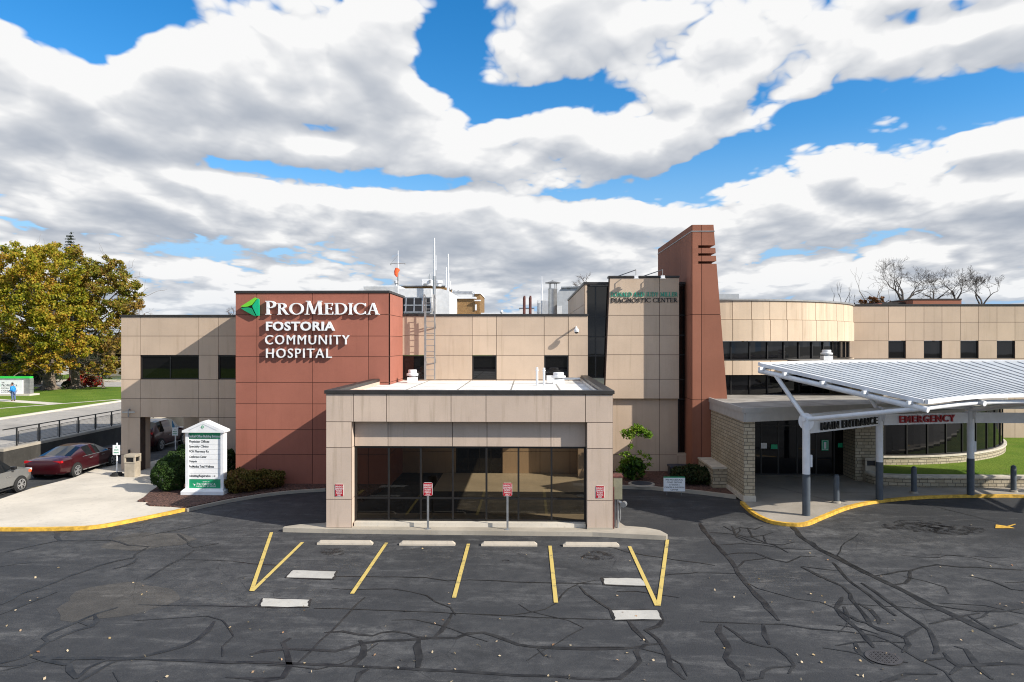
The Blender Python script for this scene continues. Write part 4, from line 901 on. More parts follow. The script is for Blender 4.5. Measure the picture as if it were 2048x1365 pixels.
# tan stone wall between vestibule roof and lobby (upper)
mb = MB(); mb.box(X(1697, 37.3), X(1765, 37.3), 37.2, 40.4, 3.4, 4.42); mb.build('stone_wall', 'stone', hosp, uv=True)
mb = MB(); mb.box(X(1600, 36), 25, 36.1, 39.5, 5.58, 5.72); mb.build('flat_roof', 'roof_grey', lob)
mb = MB(); mb.box(X(1600, 36)+.3, 24.6, 36.5, 37.0, 4.43, 5.575); mb.build('clerestory', 'glass', lob)
# ------------------------------------------------------------------ signs on the building
def flat(x, y, z): return (x, y, z)
def big_line(root, txt, u0, u1, v0, v1, Y, y0, y1, mats, bold=0., spacing=1.1):
    for i in fit_islands(text_raw(txt, bold, spacing), X(u0, Y), X(u1, Y), Z(v1, Y), Z(v0, Y)):
        mb = MB(); emit(mb, i, flat, y0, y1, 1); mb.build('letter', mats, root)
sg = thing('wall_sign', 'large white raised letters and green folded-triangle emblem on the terracotta block', 'sign', (X(640, YR), YR, Z(655, YR)))
big = (0, 3)
serif_letters('PROMEDICA', X(533, YR), X(760.5, YR), Z(629.5, YR), Z(602, YR), YR-.17, YR-.04, ['white_sign'], sg, big=big)
big_line(sg, 'FOSTORIA', 534.5, 671, 643.5, 662, YR, YR-.17, YR-.04, ['white_sign', 'letter_side'], .028)
big_line(sg, 'COMMUNITY', 532.5, 700.5, 670.5, 689.5, YR, YR-.17, YR-.04, ['white_sign', 'letter_side'], .0, 1.2)
big_line(sg, 'HOSPITAL', 534.5, 664.5, 697.5, 716.5, YR, YR-.17, YR-.04, ['white_sign', 'letter_side'], .0, 1.2)
def zpt(x, y): return (X(440+x/5.1125, YR), Z(560+y/5.1125, YR))
lg = MB(); lg.mi = 0
lg.slab_xz([zpt(225, 273), zpt(370, 180), zpt(392, 190), zpt(340, 255), zpt(300, 272), zpt(260, 277)], YR-.17, YR-.04); lg.mi = 1
lg.slab_xz([zpt(398, 190), zpt(410, 200), zpt(410, 365), zpt(390, 368), zpt(352, 290), zpt(345, 265)], YR-.172, YR-.04); lg.mi = 2
lg.slab_xz([zpt(225, 287), zpt(300, 282), zpt(338, 290), zpt(380, 374), zpt(350, 362), zpt(260, 312)], YR-.171, YR-.04)
lg.build('emblem', ['green_lime', 'green_teal', 'green'], sg)
lb = MB(); lb.mi = 0
lb.slab_xz([zpt(228, 278), zpt(372, 184), zpt(405, 196), zpt(405, 366), zpt(380, 370), zpt(230, 285)], YR-.10, YR-.05); lb.build('emblem_backing', 'ink_black', sg)
ds = thing('wall_sign', 'two-line centre name in small green and black serif letters on tan panel', 'sign', (X(1290, YD), YD, Z(597, YD)))
serif_letters('DONALD AND JUDY MILLER', X(1221, YD), X(1355, YD), Z(594, YD), Z(585.5, YD), YD-.035, YD-.005, ['ink_green'], ds, k=1)
serif_letters('DIAGNOSTIC CENTER', X(1221.5, YD), X(1355, YD), Z(605.5, YD), Z(597, YD), YD-.035, YD-.005, ['ink_black'], ds, k=1)
for u in (1270, 1322.5):
    x, z = X(u, YD), Z(556, YD)
    s = thing('sign_light', 'white floodlight on thin bracket above the %s of the green sign lettering' % ('left half' if u < 1300 else 'right end'), 'floodlight', (x, YD, z+.1), 'floodlights above the sign')
    mb = MB(); mb.tube([(x-.9, YD+1.5, z+.12), (x-.02, YD-.45, z+.34)], .022, 6); mb.tube([(x-.02, YD-.45, z+.36), (x-.02, YD-.45, z+.02)], .018, 6); mb.build('bracket', 'galv_dull', s)
    mb = MB(); mb.box(x-.10, x+.08, YD-.55, YD-.36, z-.08, z+.05); mb.box(x-.13, x+.11, YD-.58, YD-.33, z-.10, z-.078); mb.build('lamp_head', 'white_paint', s)
# small red parking signs: two on the bay's columns, two on posts
def red_sign(mb0, x, y, z0, w, h):
    mb0.mi = 0; c = .05; q = []
    for cx, cz, a0 in ((x+w/2-c, z0+h-c, 0), (x-w/2+c, z0+h-c, 90), (x-w/2+c, z0+c, 180), (x+w/2-c, z0+c, 270)):
        q += [(cx+c*math.cos(R(a0+30*k)), cz+c*math.sin(R(a0+30*k))) for k in range(4)]
    mb0.slab_xz(q, y-.008, y); mb0.mi = 1; i = .010; mb0.box(x-w/2+i, x+w/2-i, y-.012, y-.008, z0+i, z0+h-i); mb0.mi = 0
    for k, t in enumerate(('EMERGENCY', 'DEPARTMENT', 'PATIENT', 'PARKING', 'ONLY')):
        zt = z0+h-.06-k*h*.175; ww = w*{9: .86, 10: .9, 7: .68, 4: .46}[len(t)]
        text_lines(mb0, t, x-ww/2, x+ww/2, zt-.058, zt, flat, y-.0145, y-.0125, .0)
for u, v0, v1, lab in ((678.5, 970, 995, 'small red patient parking sign on the left bay column'), (1200, 971, 996, 'small red patient parking sign on the right bay column')):
    x = X(u, YB); o = MB(); red_sign(o, x, YB-.004, Z(v1, YB), .30, Z(v0, YB)-Z(v1, YB))
    tag(o.build('parking_sign', ['white_sign', 'sign_red'], loc=(x, YB, Z(v1, YB))), lab, 'sign', 'red patient parking signs')
for u, lab in ((856, 'red patient parking sign on grey post, left of the two before the glass'), (1015, 'red patient parking sign on grey post, right of the two before the glass')):
    YS = 24.72; x = X(u, YS); s = thing('post_sign', lab, 'sign', (x, YS, .15), 'red patient parking signs')
    mb = MB(); mb.box(x-.035, x+.035, YS-.02, YS+.02, .15, Z(968, YS)); mb.build('post', 'galv', s)
    mb = MB(); mb.lathe((x, YS, .15), [(.11, 0), (.11, .012)], 12); mb.build('base_plate', 'galv', s)
    mb = MB(); red_sign(mb, x, YS-.024, Z(992.5, YS), .32, Z(966, YS)-Z(992.5, YS)); mb.build('sign_plate', ['white_sign', 'sign_red'], s)
# utility box and conduits at the bay's right corner
bxx = X(1226, YB)
ub = thing('utility_box', 'tall olive electrical cabinet with rusty top on conduits beside bay column', 'electrical box', (bxx+.25, 25.2, .15))
mb = MB(); mb.box(bxx+.03, bxx+.34, 24.95, 25.4, Z(998, 25), Z(954, 25)); mb.build('cabinet', 'box_green', ub, bevel=.01)
mb = MB(); mb.box(bxx+.01, bxx+.37, 24.93, 25.42, Z(954, 25)+.002, Z(952, 25)+.02); mb.build('cover', 'rust', ub)
mb = MB(); mb.tube([(bxx+.10, 25.05, .15), (bxx+.10, 25.05, Z(998, 25))], .035, 8); mb.tube([(bxx+.19, 25.02, .15), (bxx+.19, 25.02, Z(998, 25))], .045, 8)
mb.tube([(bxx+.24, 25.0, .35), (bxx+.28, 25.0, .5), (bxx+.28, 25.0, 1.0)], .022, 6); mb.build('conduit', 'galv', ub)
mb = MB(); mb.bar((bxx+.03, 24.9, .15), (bxx+.03, 24.9, 1.6), .05, .05); mb.build('drain_pipe', 'rust', ub)
mb = MB(); c = (bxx+.40, 24.95, Z(1007, 25)); mb.tube([(bxx+.23, 25.0, c[2]+.08), (c[0]-.05, c[1], c[2]+.02)], .05, 8); mb.tube([(c[0]-.04, c[1]-.08, c[2]), (c[0]+.03, c[1]+.08, c[2])], .10, 14); mb.build('meter', 'galv', ub)
# security cameras
YC = YW; x, z = X(1152, YC-.2), Z(660, YC-.2)
sc_ = thing('security_camera', 'white dome camera on bracket high on the tan middle wall', 'camera', (x, YC, z), 'security cameras')
mb = MB(); mb.tube([(x, YC, z+.12), (x, YC-.42, z+.13), (x, YC-.5, z+.05)], [.05, .045, .05], 8); mb.lathe((x, YC-.5, z-.12), [(.11, 0), (.13, .05), (.13, .13), (.07, .18)], 14); mb.build('housing', 'white_paint', sc_, smooth=True)
mb = MB(); mb.lathe((x, YC-.5, z-.2), [(.03, 0), (.08, .025), (.10, .08)], 14); mb.build('dome', 'ink_black', sc_, smooth=True)
x, z = X(1437, YT), Z(829, YT)
sc_ = thing('security_camera', 'small round camera on pylon base under the entrance roof', 'camera', (x, YT, z), 'security cameras')
mb = MB(); mb.tube([(x, YT, z), (x, YT-.1, z)], .095, 14); mb.build('housing', 'white_paint', sc_, smooth=True); mb = MB(); mb.tube([(x, YT-.1, z), (x, YT-.13, z)], .06, 12); mb.build('dome', 'ink_black', sc_)
# wall lamp and button on the left pillar
x, z = X(260, YW), Z(826, YW)
wl = thing('wall_lamp', 'thin horizontal bar light with hook on the left tan pillar', 'lamp', (x, YW, z))
mb = MB(); mb.box(x-.33, x+.33, YW-.16, YW-.12, z-.035, z+.035); mb.build('lamp_bar', 'galv', wl); mb = MB(); mb.tube([(x, YW, z+.12), (x, YW-.14, z+.15), (x, YW-.15, z-.25)], .035, 8); mb.build('hook', 'galv_dull', wl)
x, z = X(259, YW), Z(906, YW); mb = MB(); mb.box(x-.04, x+.04, YW-.08, YW, z-.12, z+.1); tag(mb.build('call_button', 'bronze', loc=(x, YW, z)), 'small dark call box on the left tan pillar above the bin', 'call box')
# ------------------------------------------------------------------ ladder
xa, xb = X(850.5, YW-.45), X(869.5, YW-.45)
ld = thing('roof_ladder', 'grey steel fixed ladder with tall grab rails up the tan wall', 'ladder', ((xa+xb)/2, YW-.45, 4.9))
zt2 = mz[-1]+1.05
for x, w in ((xa, .10), (xb, .055)):
    mb = MB(); mb.box(x-w/2, x+w/2, YW-.49, YW-.41, 4.75, mz[-1]+.25)
    mb.tube([(x-.07, YW-.45, mz[-1]+.2), (x-.08, YW-.45, zt2), (x-.08, YW-.15, zt2+.05), (x-.08, YW+.3, mz[-1]+.9), (x-.08, YW+.3, mz[-1])], .03, 6)
    mb.bar((x, YW, mz[-1]-.6), (x, YW-.42, mz[-1]-.2), .03, .05); mb.bar((x, YW, 5.6), (x, YW-.42, 6.0), .03, .05)
    mb.build('rail', 'galv_dull', ld)
for k in range(13):
    z = 4.95+k*.305; mb = MB(); mb.tube([(xa+.05, YW-.45, z), (xb-.027, YW-.45, z)], .016, 6); mb.build('rung', 'galv_dull', ld)
mb = MB(); mb.box(xa-.26, xa-.06, YW-.47, YW-.43, 6.2, mz[-1]+.15); 
# ------------------------------------------------------------------ roof plant on the bay and vestibule
zr = bz2-.14
def mushroom(name, label, u, v0, v1, Y, w, group=None, z0=None):
    x = X(u, Y); zb = zr if z0 is None else z0; h = Z(v0, Y)-zb
    t = thing(name, label, 'roof vent', (x, Y, zb), group)
    mb = MB(); mb.box(x-w*.42, x+w*.42, Y-w*.42, Y+w*.42, zb, zb+h*.42); mb.build('curb', 'white_paint', t)
    mb = MB(); mb.lathe((x, Y, zb+h*.42), [(w*.30, 0), (w*.30, h*.12)], 18); mb.build('neck', 'galv', t, smooth=True)
    mb = MB(); mb.lathe((x, Y, zb+h*.54), [(w*.52, 0), (w*.54, h*.03), (w*.54, h*.16), (w*.40, h*.2), (w*.40, h*.42), (w*.36, h*.46)], 20); mb.build('hood', 'white_paint', t, smooth=True)
    return t
mushroom('roof_vent', 'white mushroom roof vent with domed hood beside two standpipes', 1117, 745, 770, 33.2, .62, 'roof vents')
mushroom('roof_vent', 'small square roof vent with metal hood at foot of the ladder', 825, 740, 765, 34.2, .52, 'roof vents')
mushroom('roof_vent', 'narrow white roof vent standing on flat roof before the rounded wall', 1653, 700, 728, 36.7, .55, 'roof vents', 5.73)
for u, vt, lab in ((1074, 735, 'slim white standpipe, left one of the pair on the white bay roof'), (1088, 736, 'slim white standpipe, right one of the pair nearer the vent')):
    x = X(u, 32.2); mb = MB(); mb.tube([(x, 32.2, zr), (x, 32.2, Z(vt, 32.2))], .055, 10); mb.tube([(x, 32.2, Z(vt, 32.2)-.15), (x, 32.2, Z(vt, 32.2)-.11)], .075, 10)
    tag(mb.build('standpipe', 'white_paint', loc=(x, 32.2, zr)), lab, 'pipe', 'standpipes on the bay roof')
x0, x1, y = X(1095, 33), X(1165, 33), 34.6
dcx = thing('roof_duct', 'low white box and pipe run along the bay roof by the wall', 'duct', ((x0+x1)/2, y, zr))
mb = MB(); mb.box(x0, x0+.5, y-.2, y+.2, zr, zr+.32); mb.build('junction_box', 'white_paint', dcx); mb = MB(); mb.tube([(x0+.5, y, zr+.16), (x1, y, zr+.16)], .07, 8); mb.build('pipe', 'galv', dcx)
# ------------------------------------------------------------------ main roof plant, farther back
zR = mz[-1]-.25
def wbox(mb, u0, u1, v0, v1, Y, dep, zlo=None): mb.box(X(u0, Y), X(u1, Y), Y, Y+dep, Z(v1, Y) if zlo is None else zlo, Z(v0, Y))
YQ = 52
ph = thing('penthouse', 'white rooftop plant room with sloping grey louvre window behind terracotta block', 'penthouse', (X(850, YQ), YQ, zR))
mb = MB()
lx0, lx1 = X(797, YQ), X(862, YQ); q0, q1 = Z(577, YQ), zR
mb.slab_xz([(lx0, q1), (X(868, YQ), q1), (X(864, YQ), Z(598, YQ)), (X(862, YQ), q0), (lx0, q0)], YQ, YQ+9); mb.slab_xz([(X(868, YQ)+.01, q1), (X(898, YQ), q1), (X(898, YQ), Z(582, YQ)), (X(880, YQ), Z(577, YQ)), (X(862.5, YQ), q0)], YQ+.3, YQ+9)
mb.build('cabin', 'corrug_white', ph)
mb = MB(); mb.mi = 0; a0, a1, b0, b1 = X(797, YQ), X(863.5, YQ), Z(625, YQ), Z(595.5, YQ)
mb.face((a0, YQ-.5, b0), (a1, YQ-.5, b0), (X(861, YQ), YQ-.05, b1), (a0, YQ-.05, b1)); mb.face((a1, YQ-.5, b0), (a1, YQ, b0), (X(861, YQ), YQ-.04, b1)); mb.mi = 1
for k in range(5):
    t = k/4; xb_ = a0+(a1-a0)*t; mb.bar((xb_, YQ-.52, b0), (a0+(X(861, YQ)-a0)*t, YQ-.07, b1), .08, .05)
for t in (0, .47, 1): mb.bar((a0, YQ-.52+.45*t, b0+(b1-b0)*t), (a1, YQ-.52+.45*t, b0+(b1-b0)*t), .05, .09)
mb.build('louvre_window', ['frame_dark', 'galv'], ph)
sh = thing('corrugated_shed', 'white corrugated metal enclosure on roof above the terracotta block', 'roof enclosure', (X(762, 56), 56, zR))
mb = MB(); wbox(mb, 727, 797, 571, 632, 56, 4, zR)
for k in range(34): xx = X(727, 56)+(X(797, 56)-X(727, 56))*k/34; mb.box(xx, xx+.05, 55.94, 56, zR, Z(571, 56)-.05)
mb.build('cladding', 'corrug_white', sh)
bt = thing('brick_penthouse', 'buff brick stair tower on the roof with pipes above its top', 'penthouse', (X(930, 58), 58, zR))
mb = MB(); wbox(mb, 900, 950, 598, 630, 58, 6, zR); wbox(mb, 949.5, 960, 588, 630, 58.4, 6, zR); mb.build('brickwork', 'brick', bt, uv=True)
mb = MB(); wbox(mb, 897, 952, 594, 597.5, 57.8, 6.4); wbox(mb, 949, 961, 586, 588, 58.2, 6.4); mb.build('coping', 'white_paint', bt)
mb = MB(); yy = 58.6; mb.tube([(X(906, yy), yy, Z(594, yy)), (X(906, yy), yy, Z(586, yy)), (X(944, yy), yy, Z(586, yy)), (X(948, yy), yy, Z(590, yy)), (X(948, yy), yy, Z(595, yy))], .13, 8)
for u in (909, 917): mb.tube([(X(u, yy), yy, Z(587, yy)), (X(u, yy), yy, Z(581, yy))], .08, 6)
mb.build('pipework', 'galv', bt)
mb = MB(); wbox(mb, 950, 953, 609, 621, 57.9, .3); wbox(mb, 949, 961, 600, 602.5, 57.7, .4); mb.build('vent_grille', 'white_paint', bt)
bb = thing('brick_parapet', 'long low brick penthouse behind the white plant room', 'penthouse', (X(860, 64), 64, zR))
mb = MB(); wbox(mb, 798, 892, 573, 632, 64, 5, zR); mb.build('brickwork', 'brick', bb, uv=True); mb = MB(); wbox(mb, 796, 893, 571, 572.8, 63.9, 5.2); mb.build('coping', 'galv', bb)
ac = thing('rooftop_unit', 'square white air handling unit beside the tall mast on the roof', 'air conditioner', (X(853, 63), 63.2, Z(571, 63)))
mb = MB(); wbox(mb, 843, 863, 559, 571.5, 63, 2); mb.build('casing', 'white_paint', ac, bevel=.03); mb = MB(); wbox(mb, 848, 855, 567, 570, 62.95, .05); wbox(mb, 858, 861, 560, 566, 62.9, .1); mb.build('grille', 'galv_dull', ac)
for k, u in enumerate((857, 860)): mb = MB(); xx = X(u, 63.5); mb.tube([(xx, 63.5, Z(560, 63)), (xx, 63.5, Z(552-5*k, 63))], .05, 6); mb.build('flue', 'galv', ac)
for u, v0, lab in ((793, 563, 'small white pipe vent beside the windsock mast'), (878, 562, 'round white cowl vent right of the tall mast')):
    xx = X(u, 62); w = .22 if u < 800 else .34; mb = MB(); mb.lathe((xx, 62, Z(573, 62)), [(w*.6, 0), (w*.6, .25), (w, .27), (w, .48), (w*.5, .52)], 14)
    tag(mb.build('cowl_vent', 'white_paint', smooth=True, loc=(xx, 62, Z(573, 62))), lab, 'roof vent', 'cowl vents on the far roof')
def mast(name, label, u, v0, v1, Y, r0, r1, mat='galv', extra=None):
    x = X(u, Y); z0, z1 = Z(v1, Y), Z(v0, Y); t = thing(name, label, 'antenna', (x, Y, z0), 'antennas on the roof')
    mb = MB(); zm = z0+(z1-z0)*.5; mb.tube([(x, Y, z0), (x, Y, zm)], r0, 8); mb.build('mast_base', mat, t); mb = MB(); mb.tube([(x, Y, zm), (x, Y, z1)], [r0*.7, r1], 8); mb.build('whip', 'white_paint', t)
    return t, x, z0, z1
mast('antenna', 'tallest white whip antenna on the roof', 868.5, 476, 628, 51.5, .11, .05); mast('antenna', 'thin pale whip right behind the tallest antenna', 872, 511, 570, 55, .035, .02)
mast('antenna', 'second tallest antenna, white whip by the brick tower', 896, 508, 584, 53, .09, .05, 'white_paint'); mast('antenna', 'medium white whip just left of the second tallest antenna', 892, 535, 575, 54, .07, .05, 'white_paint')
mast('antenna', 'short dark antenna at the brick tower corner', 900.5, 563, 596, 55, .06, .05, 'ink_black'); mast('antenna', 'thin white whip on the metal cabin near silver flue', 1083.5, 553, 600, 54, .06, .025, 'white_paint')
t, x, z0, z1 = mast('antenna', 'windsock mast with crossbar and orange windsock', 796, 501, 572, 60, .06, .03, 'galv_dull'); t['category'] = 'wind mast'
zc = Z(527, 60); mb = MB(); mb.tube([(X(781, 60), 60, zc), (X(811, 60), 60, zc)], .03, 6); mb.tube([(X(782, 60), 60, zc), (X(782, 60), 60, zc-.14)], .05, 6); mb.tube([(X(810.5, 60), 60, zc), (X(810.5, 60), 60, zc-.12)], .04, 6)
mb.tube([(X(782, 60), 60, zc), (x, 60, zc+.7)], .01, 4); mb.build('crossbar', 'galv_dull', t)
mb = MB(); zc = Z(541, 60); mb.tube([(x-.02, 59.9, zc+.1), (x-.1, 59.8, zc-.1), (x-.12, 59.75, zc-.35), (x-.05, 59.75, zc-.55)], [.22, .20, .15, .06], 10); mb.build('windsock', 'orange', t)
for u, lab in ((1048.5, 'rust-brown exhaust pipe, left of the pair on the roof'), (1060.5, 'rust-brown exhaust pipe, right of the pair on the roof')):
    x = X(u, 48); mb = MB(); mb.tube([(x, 48, zR), (x, 48, Z(597, 48)), (x+.02, 48, Z(592, 48))], [.095, .095, .06], 12)
    tag(mb.build('exhaust_pipe', 'rust', loc=(x, 48, zR)), lab, 'pipe', 'rusty exhaust pipes')
x = X(1105.5, 46); fl = thing('flue', 'fat silver flue with conical rain cap on the roof', 'flue', (x, 46, zR))
mb = MB(); mb.lathe((x, 46, zR), [(.28, 0), (.28, Z(601, 46)-zR), (.29, Z(601, 46)-zR+.02), (.28, Z(581, 46)-zR), (.30, Z(580, 46)-zR), (.30, Z(578, 46)-zR)], 22); mb.build('stack', 'galv', fl, smooth=True)
mb = MB(); zc = Z(567, 46); mb.lathe((x, 46, zc), [(.50, 0), (.51, .03), (.12, .13), (.02, .2)], 22); mb.build('rain_cap', 'galv_dull', fl)
mb = MB()
for k in range(4): a = k*1.57+.5; mb.bar((x+.26*math.cos(a), 46+.26*math.sin(a), Z(579, 46)), (x+.26*math.cos(a), 46+.26*math.sin(a), zc), .05, .03)
mb.build('bracket', 'galv_dull', fl)
cb = thing('metal_cabin', 'white ribbed metal cabin left of the silver flue', 'roof cabin', (X(1085, 52), 52, zR))
mb = MB(); wbox(mb, 1075, 1099, 600, 632, 52, 3, zR); wbox(mb, 1114, 1124, 612, 632, 52, 3, zR)
for k in range(10): xx = X(1084, 52)+k*.08; mb.box(xx, xx+.03, 51.96, 52, zR, Z(601, 52))
mb.build('cladding', 'corrug_white', cb); mb = MB(); wbox(mb, 1077, 1081, 606, 626, 51.95, .05); mb.build('door', 'panel_grey', cb)
lc = thing('low_cabin', 'low pale plant box behind the rusty exhaust pipes', 'roof cabin', (X(1052, 60), 60, zR)); mb = MB(); wbox(mb, 1039, 1068, 617, 632, 60, 3, zR); mb.build('casing', 'corrug_white', lc); mb = MB(); wbox(mb, 1038, 1069, 616, 617, 59.95, 3.1); mb.build('lid', 'galv', lc)
mh = thing('metal_hall', 'pale grey metal clad hall rising behind the roof edge', 'hall', (X(1140, 66), 66, zR))
mb = MB(); mb.slab_xz([(X(1114, 66), zR-1), (X(1175, 66), zR-1), (X(1175, 66), Z(574, 66)), (X(1124, 66), Z(575, 66)), (X(1114, 66), Z(588, 66))], 66, 80); mb.build('cladding', 'panel_grey', mh); mb = MB(); wbox(mb, 1134, 1141, 576.5, 579, 65.95, .05); mb.build('louvre', 'galv_dull', mh)
mb = MB(); mb.slab_xz([(X(1122, 66), Z(576.5, 66)), (X(1176, 66), Z(575.5, 66)), (X(1176, 66), Z(574, 66)+.03), (X(1122, 66), Z(574.8, 66)+.03)], 65.8, 66.0-.01); mb.build('eave', 'galv', mh)
rd = thing('satellite_dish', 'tiny white satellite dish on a white roof kerb', 'satellite dish', (X(1003, 50), 50, zR)); x = X(1003, 50); mb = MB(); mb.tube([(x, 50.02, Z(624, 50)), (x-.04, 49.94, Z(624, 50)+.02)], [.14, .05], 14); mb.build('dish', 'white_paint', rd, smooth=True); mb = MB(); mb.tube([(x, 50.1, zR), (x, 50.05, Z(624, 50))], .03, 6); mb.build('stand', 'galv', rd)
mb = MB(); wbox(mb, 962, 1030, 626, 632, 50.5, .5, zR); tag(mb.build('roof_kerb', 'white_paint', loc=(X(995, 50.5), 50.5, zR)), 'long low white roof kerb right of the brick tower', 'roof kerb')
mb = MB(); wbox(mb, 1437, 1478, 589, 606, 58, 6); mb.build('casing', 'panel_grey', thing('rooftop_unit', 'pale grey plant box behind rounded tan wall beside pylon', 'air conditioner', (X(1455, 58), 58, Z(606, 58))))
zP = pz[-1]-.35
ch = thing('brick_chimney', 'wide low salmon block on the right roof', 'chimney', (X(1875, 52), 52, zP)); mb = MB(); wbox(mb, 1826, 1923, 601, 616, 52, 3, zP); mb.build('panels', 'tower', ch); mb = MB(); wbox(mb, 1824.5, 1924, 598.8, 601, 51.95, 3.1); mb.build('coping', 'bronze', ch)
ch = thing('roof_hatch', 'dark low kerb box left of the salmon block on the right roof', 'roof box', (X(1795, 53), 53, zP)); mb = MB(); wbox(mb, 1764, 1827, 606, 616, 53, 2, zP); mb.build('casing', 'bronze', ch); mb = MB(); wbox(mb, 1757, 1764, 608, 616, 53, 2, zP); mb.build('side_block', 'red', ch)
# ------------------------------------------------------------------ steel entrance canopy
CZ0, CZ1 = 4.72, 5.75
posts = [(10.5, 27.1), (14.6, 29.9), (18.95, 30.9), (23.4, 30.7), (27.6, 29.2)]
dirs = [(.564, -.826), (.39, -.92), (.10, -.995), (-.19, -.98), (-.4, -.915)]
Fp = [(p[0]+4.32*d[0], p[1]+4.32*d[1]) for p, d in zip(posts, dirs)]; Bp = [(p[0]-2.05*d[0], p[1]-2.05*d[1]) for p, d in zip(posts, dirs)]
NF = 10
Fc, Bc = curve_pts(Fp, NF), curve_pts(Bp, NF)
cp = thing('steel_canopy', 'white tubular steel entrance canopy with sloping ribbed metal roof on half-grey posts', 'canopy', (14.6, 29.9, .12))
def cpt(i, t, dz=0):
    a, b = Fc[i], Bc[i]; return (a[0]+(b[0]-a[0])*t, a[1]+(b[1]-a[1])*t, CZ0+(CZ1-CZ0)*t+0*t+dz)
mb = MB(); TS = [0, .25, .5, .75, 1]
for i in range(len(Fc)-1):
    for a, b in zip(TS, TS[1:]):
        mb.face(cpt(i, a), cpt(i+1, a), cpt(i+1, b), cpt(i, b)); mb.face(cpt(i, a, -.05), cpt(i, b, -.05), cpt(i+1, b, -.05), cpt(i+1, a, -.05))
mb.build('roof_sheet', 'canopy', cp)
mb = MB()
for i in range(len(Fc)):
    for a, b in zip(TS, TS[1:]): mb.bar(cpt(i, a, .012), cpt(i, b, .012), .024, .03)
mb.build('standing_seam', 'galv', cp)
mb = MB()
for t, w in ((-.012, .10), (1.012, .10)):
    for i in range(len(Fc)-1): mb.bar(cpt(i, t, .01), cpt(i+1, t, .01), w, .14)
for t in (-.005, .25, .5, .75): pass
mb.bar(cpt(0, 0, -.0), cpt(0, 1, -.0), .12, .14); mb.build('edge_trim', 'white_paint', cp)
for t in (.06, .3, .55, .8, .97):
    mb = MB()
    for i in range(len(Fc)-1): mb.bar(cpt(i, t, -.11), cpt(i+1, t, -.11), .09, .11)
    a = Vector(cpt(0, t, -.11)); d = (a-Vector(cpt(1, t, -.11))).normalized(); mb.bar(a, a+d*.35, .09, .11); mb.build('purlin', 'white_paint', cp)
mb = MB(); mb.tube([cpt(i, .02, -.27) for i in range(len(Fc))], .085, 10); mb.build('edge_tube', 'white_paint', cp, smooth=True)
hz = 3.74
for k, (p, d) in enumerate(zip(posts, dirs)):
    i = k*NF
    q = MB(); q.tube([(p[0], p[1], 1.68), (p[0], p[1], hz)], .14, 18); po = q.build('post', 'white_paint', cp, smooth=True)
    q = MB(); q.tube([(p[0], p[1], .12), (p[0], p[1], 1.68)], .146, 18); q.build('grey_sleeve', 'steel_grey', po, smooth=True)
    mb = MB(); mb.tube([cpt(i, -.02, -.24), cpt(i, 1.01, -.26)], .10, 12); mb.build('rafter_tube', 'white_paint', cp, smooth=True)
    fr_ = (p[0]+d[0]*.1, p[1]+d[1]*.1, hz)
    mb = MB(); mb.tube([(p[0], p[1], hz), cpt(i, .0, -.22)], .085, 12); mb.build('strut', 'white_paint', cp, smooth=True)
    mb = MB(); mb.tube([(p[0], p[1], hz), cpt(i, .90, -.22)], .085, 12); mb.build('strut', 'white_paint', cp, smooth=True)
    # round gusset plate and pin at the node
    mb = MB(); n_ = Vector((-d[1], d[0], 0)); c = Vector((p[0], p[1], hz-.08)); mb.tube([c-n_*.012+Vector((0, 0, 0)), c+n_*.012], .33, 24); mb.build('gusset', 'white_paint', cp)
    mb = MB(); mb.tube([c+Vector((0, 0, .1))-n_*.2, c+Vector((0, 0, .1))+n_*.2], .09, 14); mb.build('pin', 'white_paint', cp)
    if k in (0, 2):
        mb = MB(); mb.box(p[0]+.135, p[0]+.21, p[1]-.06, p[1]+.06, 1.95, 2.4); mb.build('call_box', 'white_paint', cp)
ringc = curve_pts(posts, 8)
mb = MB(); mb.tube([(a[0], a[1], hz+.12) for a in ringc], .075, 10); mb.build('ring_tube', 'white_paint', cp, smooth=True)
for k in range(4):
    a, b = posts[k], posts[k+1]; d = Vector((b[0]-a[0], b[1]-a[1], 0)); L = d.length; d.normalize(); n_ = Vector((d.y, -d.x, 0))
    A_ = Vector((a[0], a[1], 0))+d*.2; B_ = Vector((b[0], b[1], 0))-d*.16
    mb = MB(); mb.bar((A_.x, A_.y, 3.42), (B_.x, B_.y, 3.42), .09, .44); mb.build('sign_beam', 'white_paint', cp)
    if k < 2:
        txt, mt, lab, f0, f1 = (('MAIN ENTRANCE', 'ink_black', 'black raised letters on the white canopy beam over the doors', .16, .93), ('EMERGENCY', 'emerg_red', 'red raised letters on the white canopy beam, right section', .20, .80))[k]
        s = thing('letter_sign', lab, 'sign', tuple(Vector((a[0], a[1], 3.3))+d*L/2), 'letter signs on the canopy beam')
        def fn(x, y, z, o=Vector((a[0], a[1], 0)), d=d, n_=n_): return tuple(o+d*x+n_*y+Vector((0, 0, z)))
        for isl_ in fit_islands(text_raw(txt, .012, 1.18), L*f0, L*f1, 3.28, 3.58):
            mb = MB(); emit(mb, isl_, fn, .14, .06); mb.build('letter', mt, s)
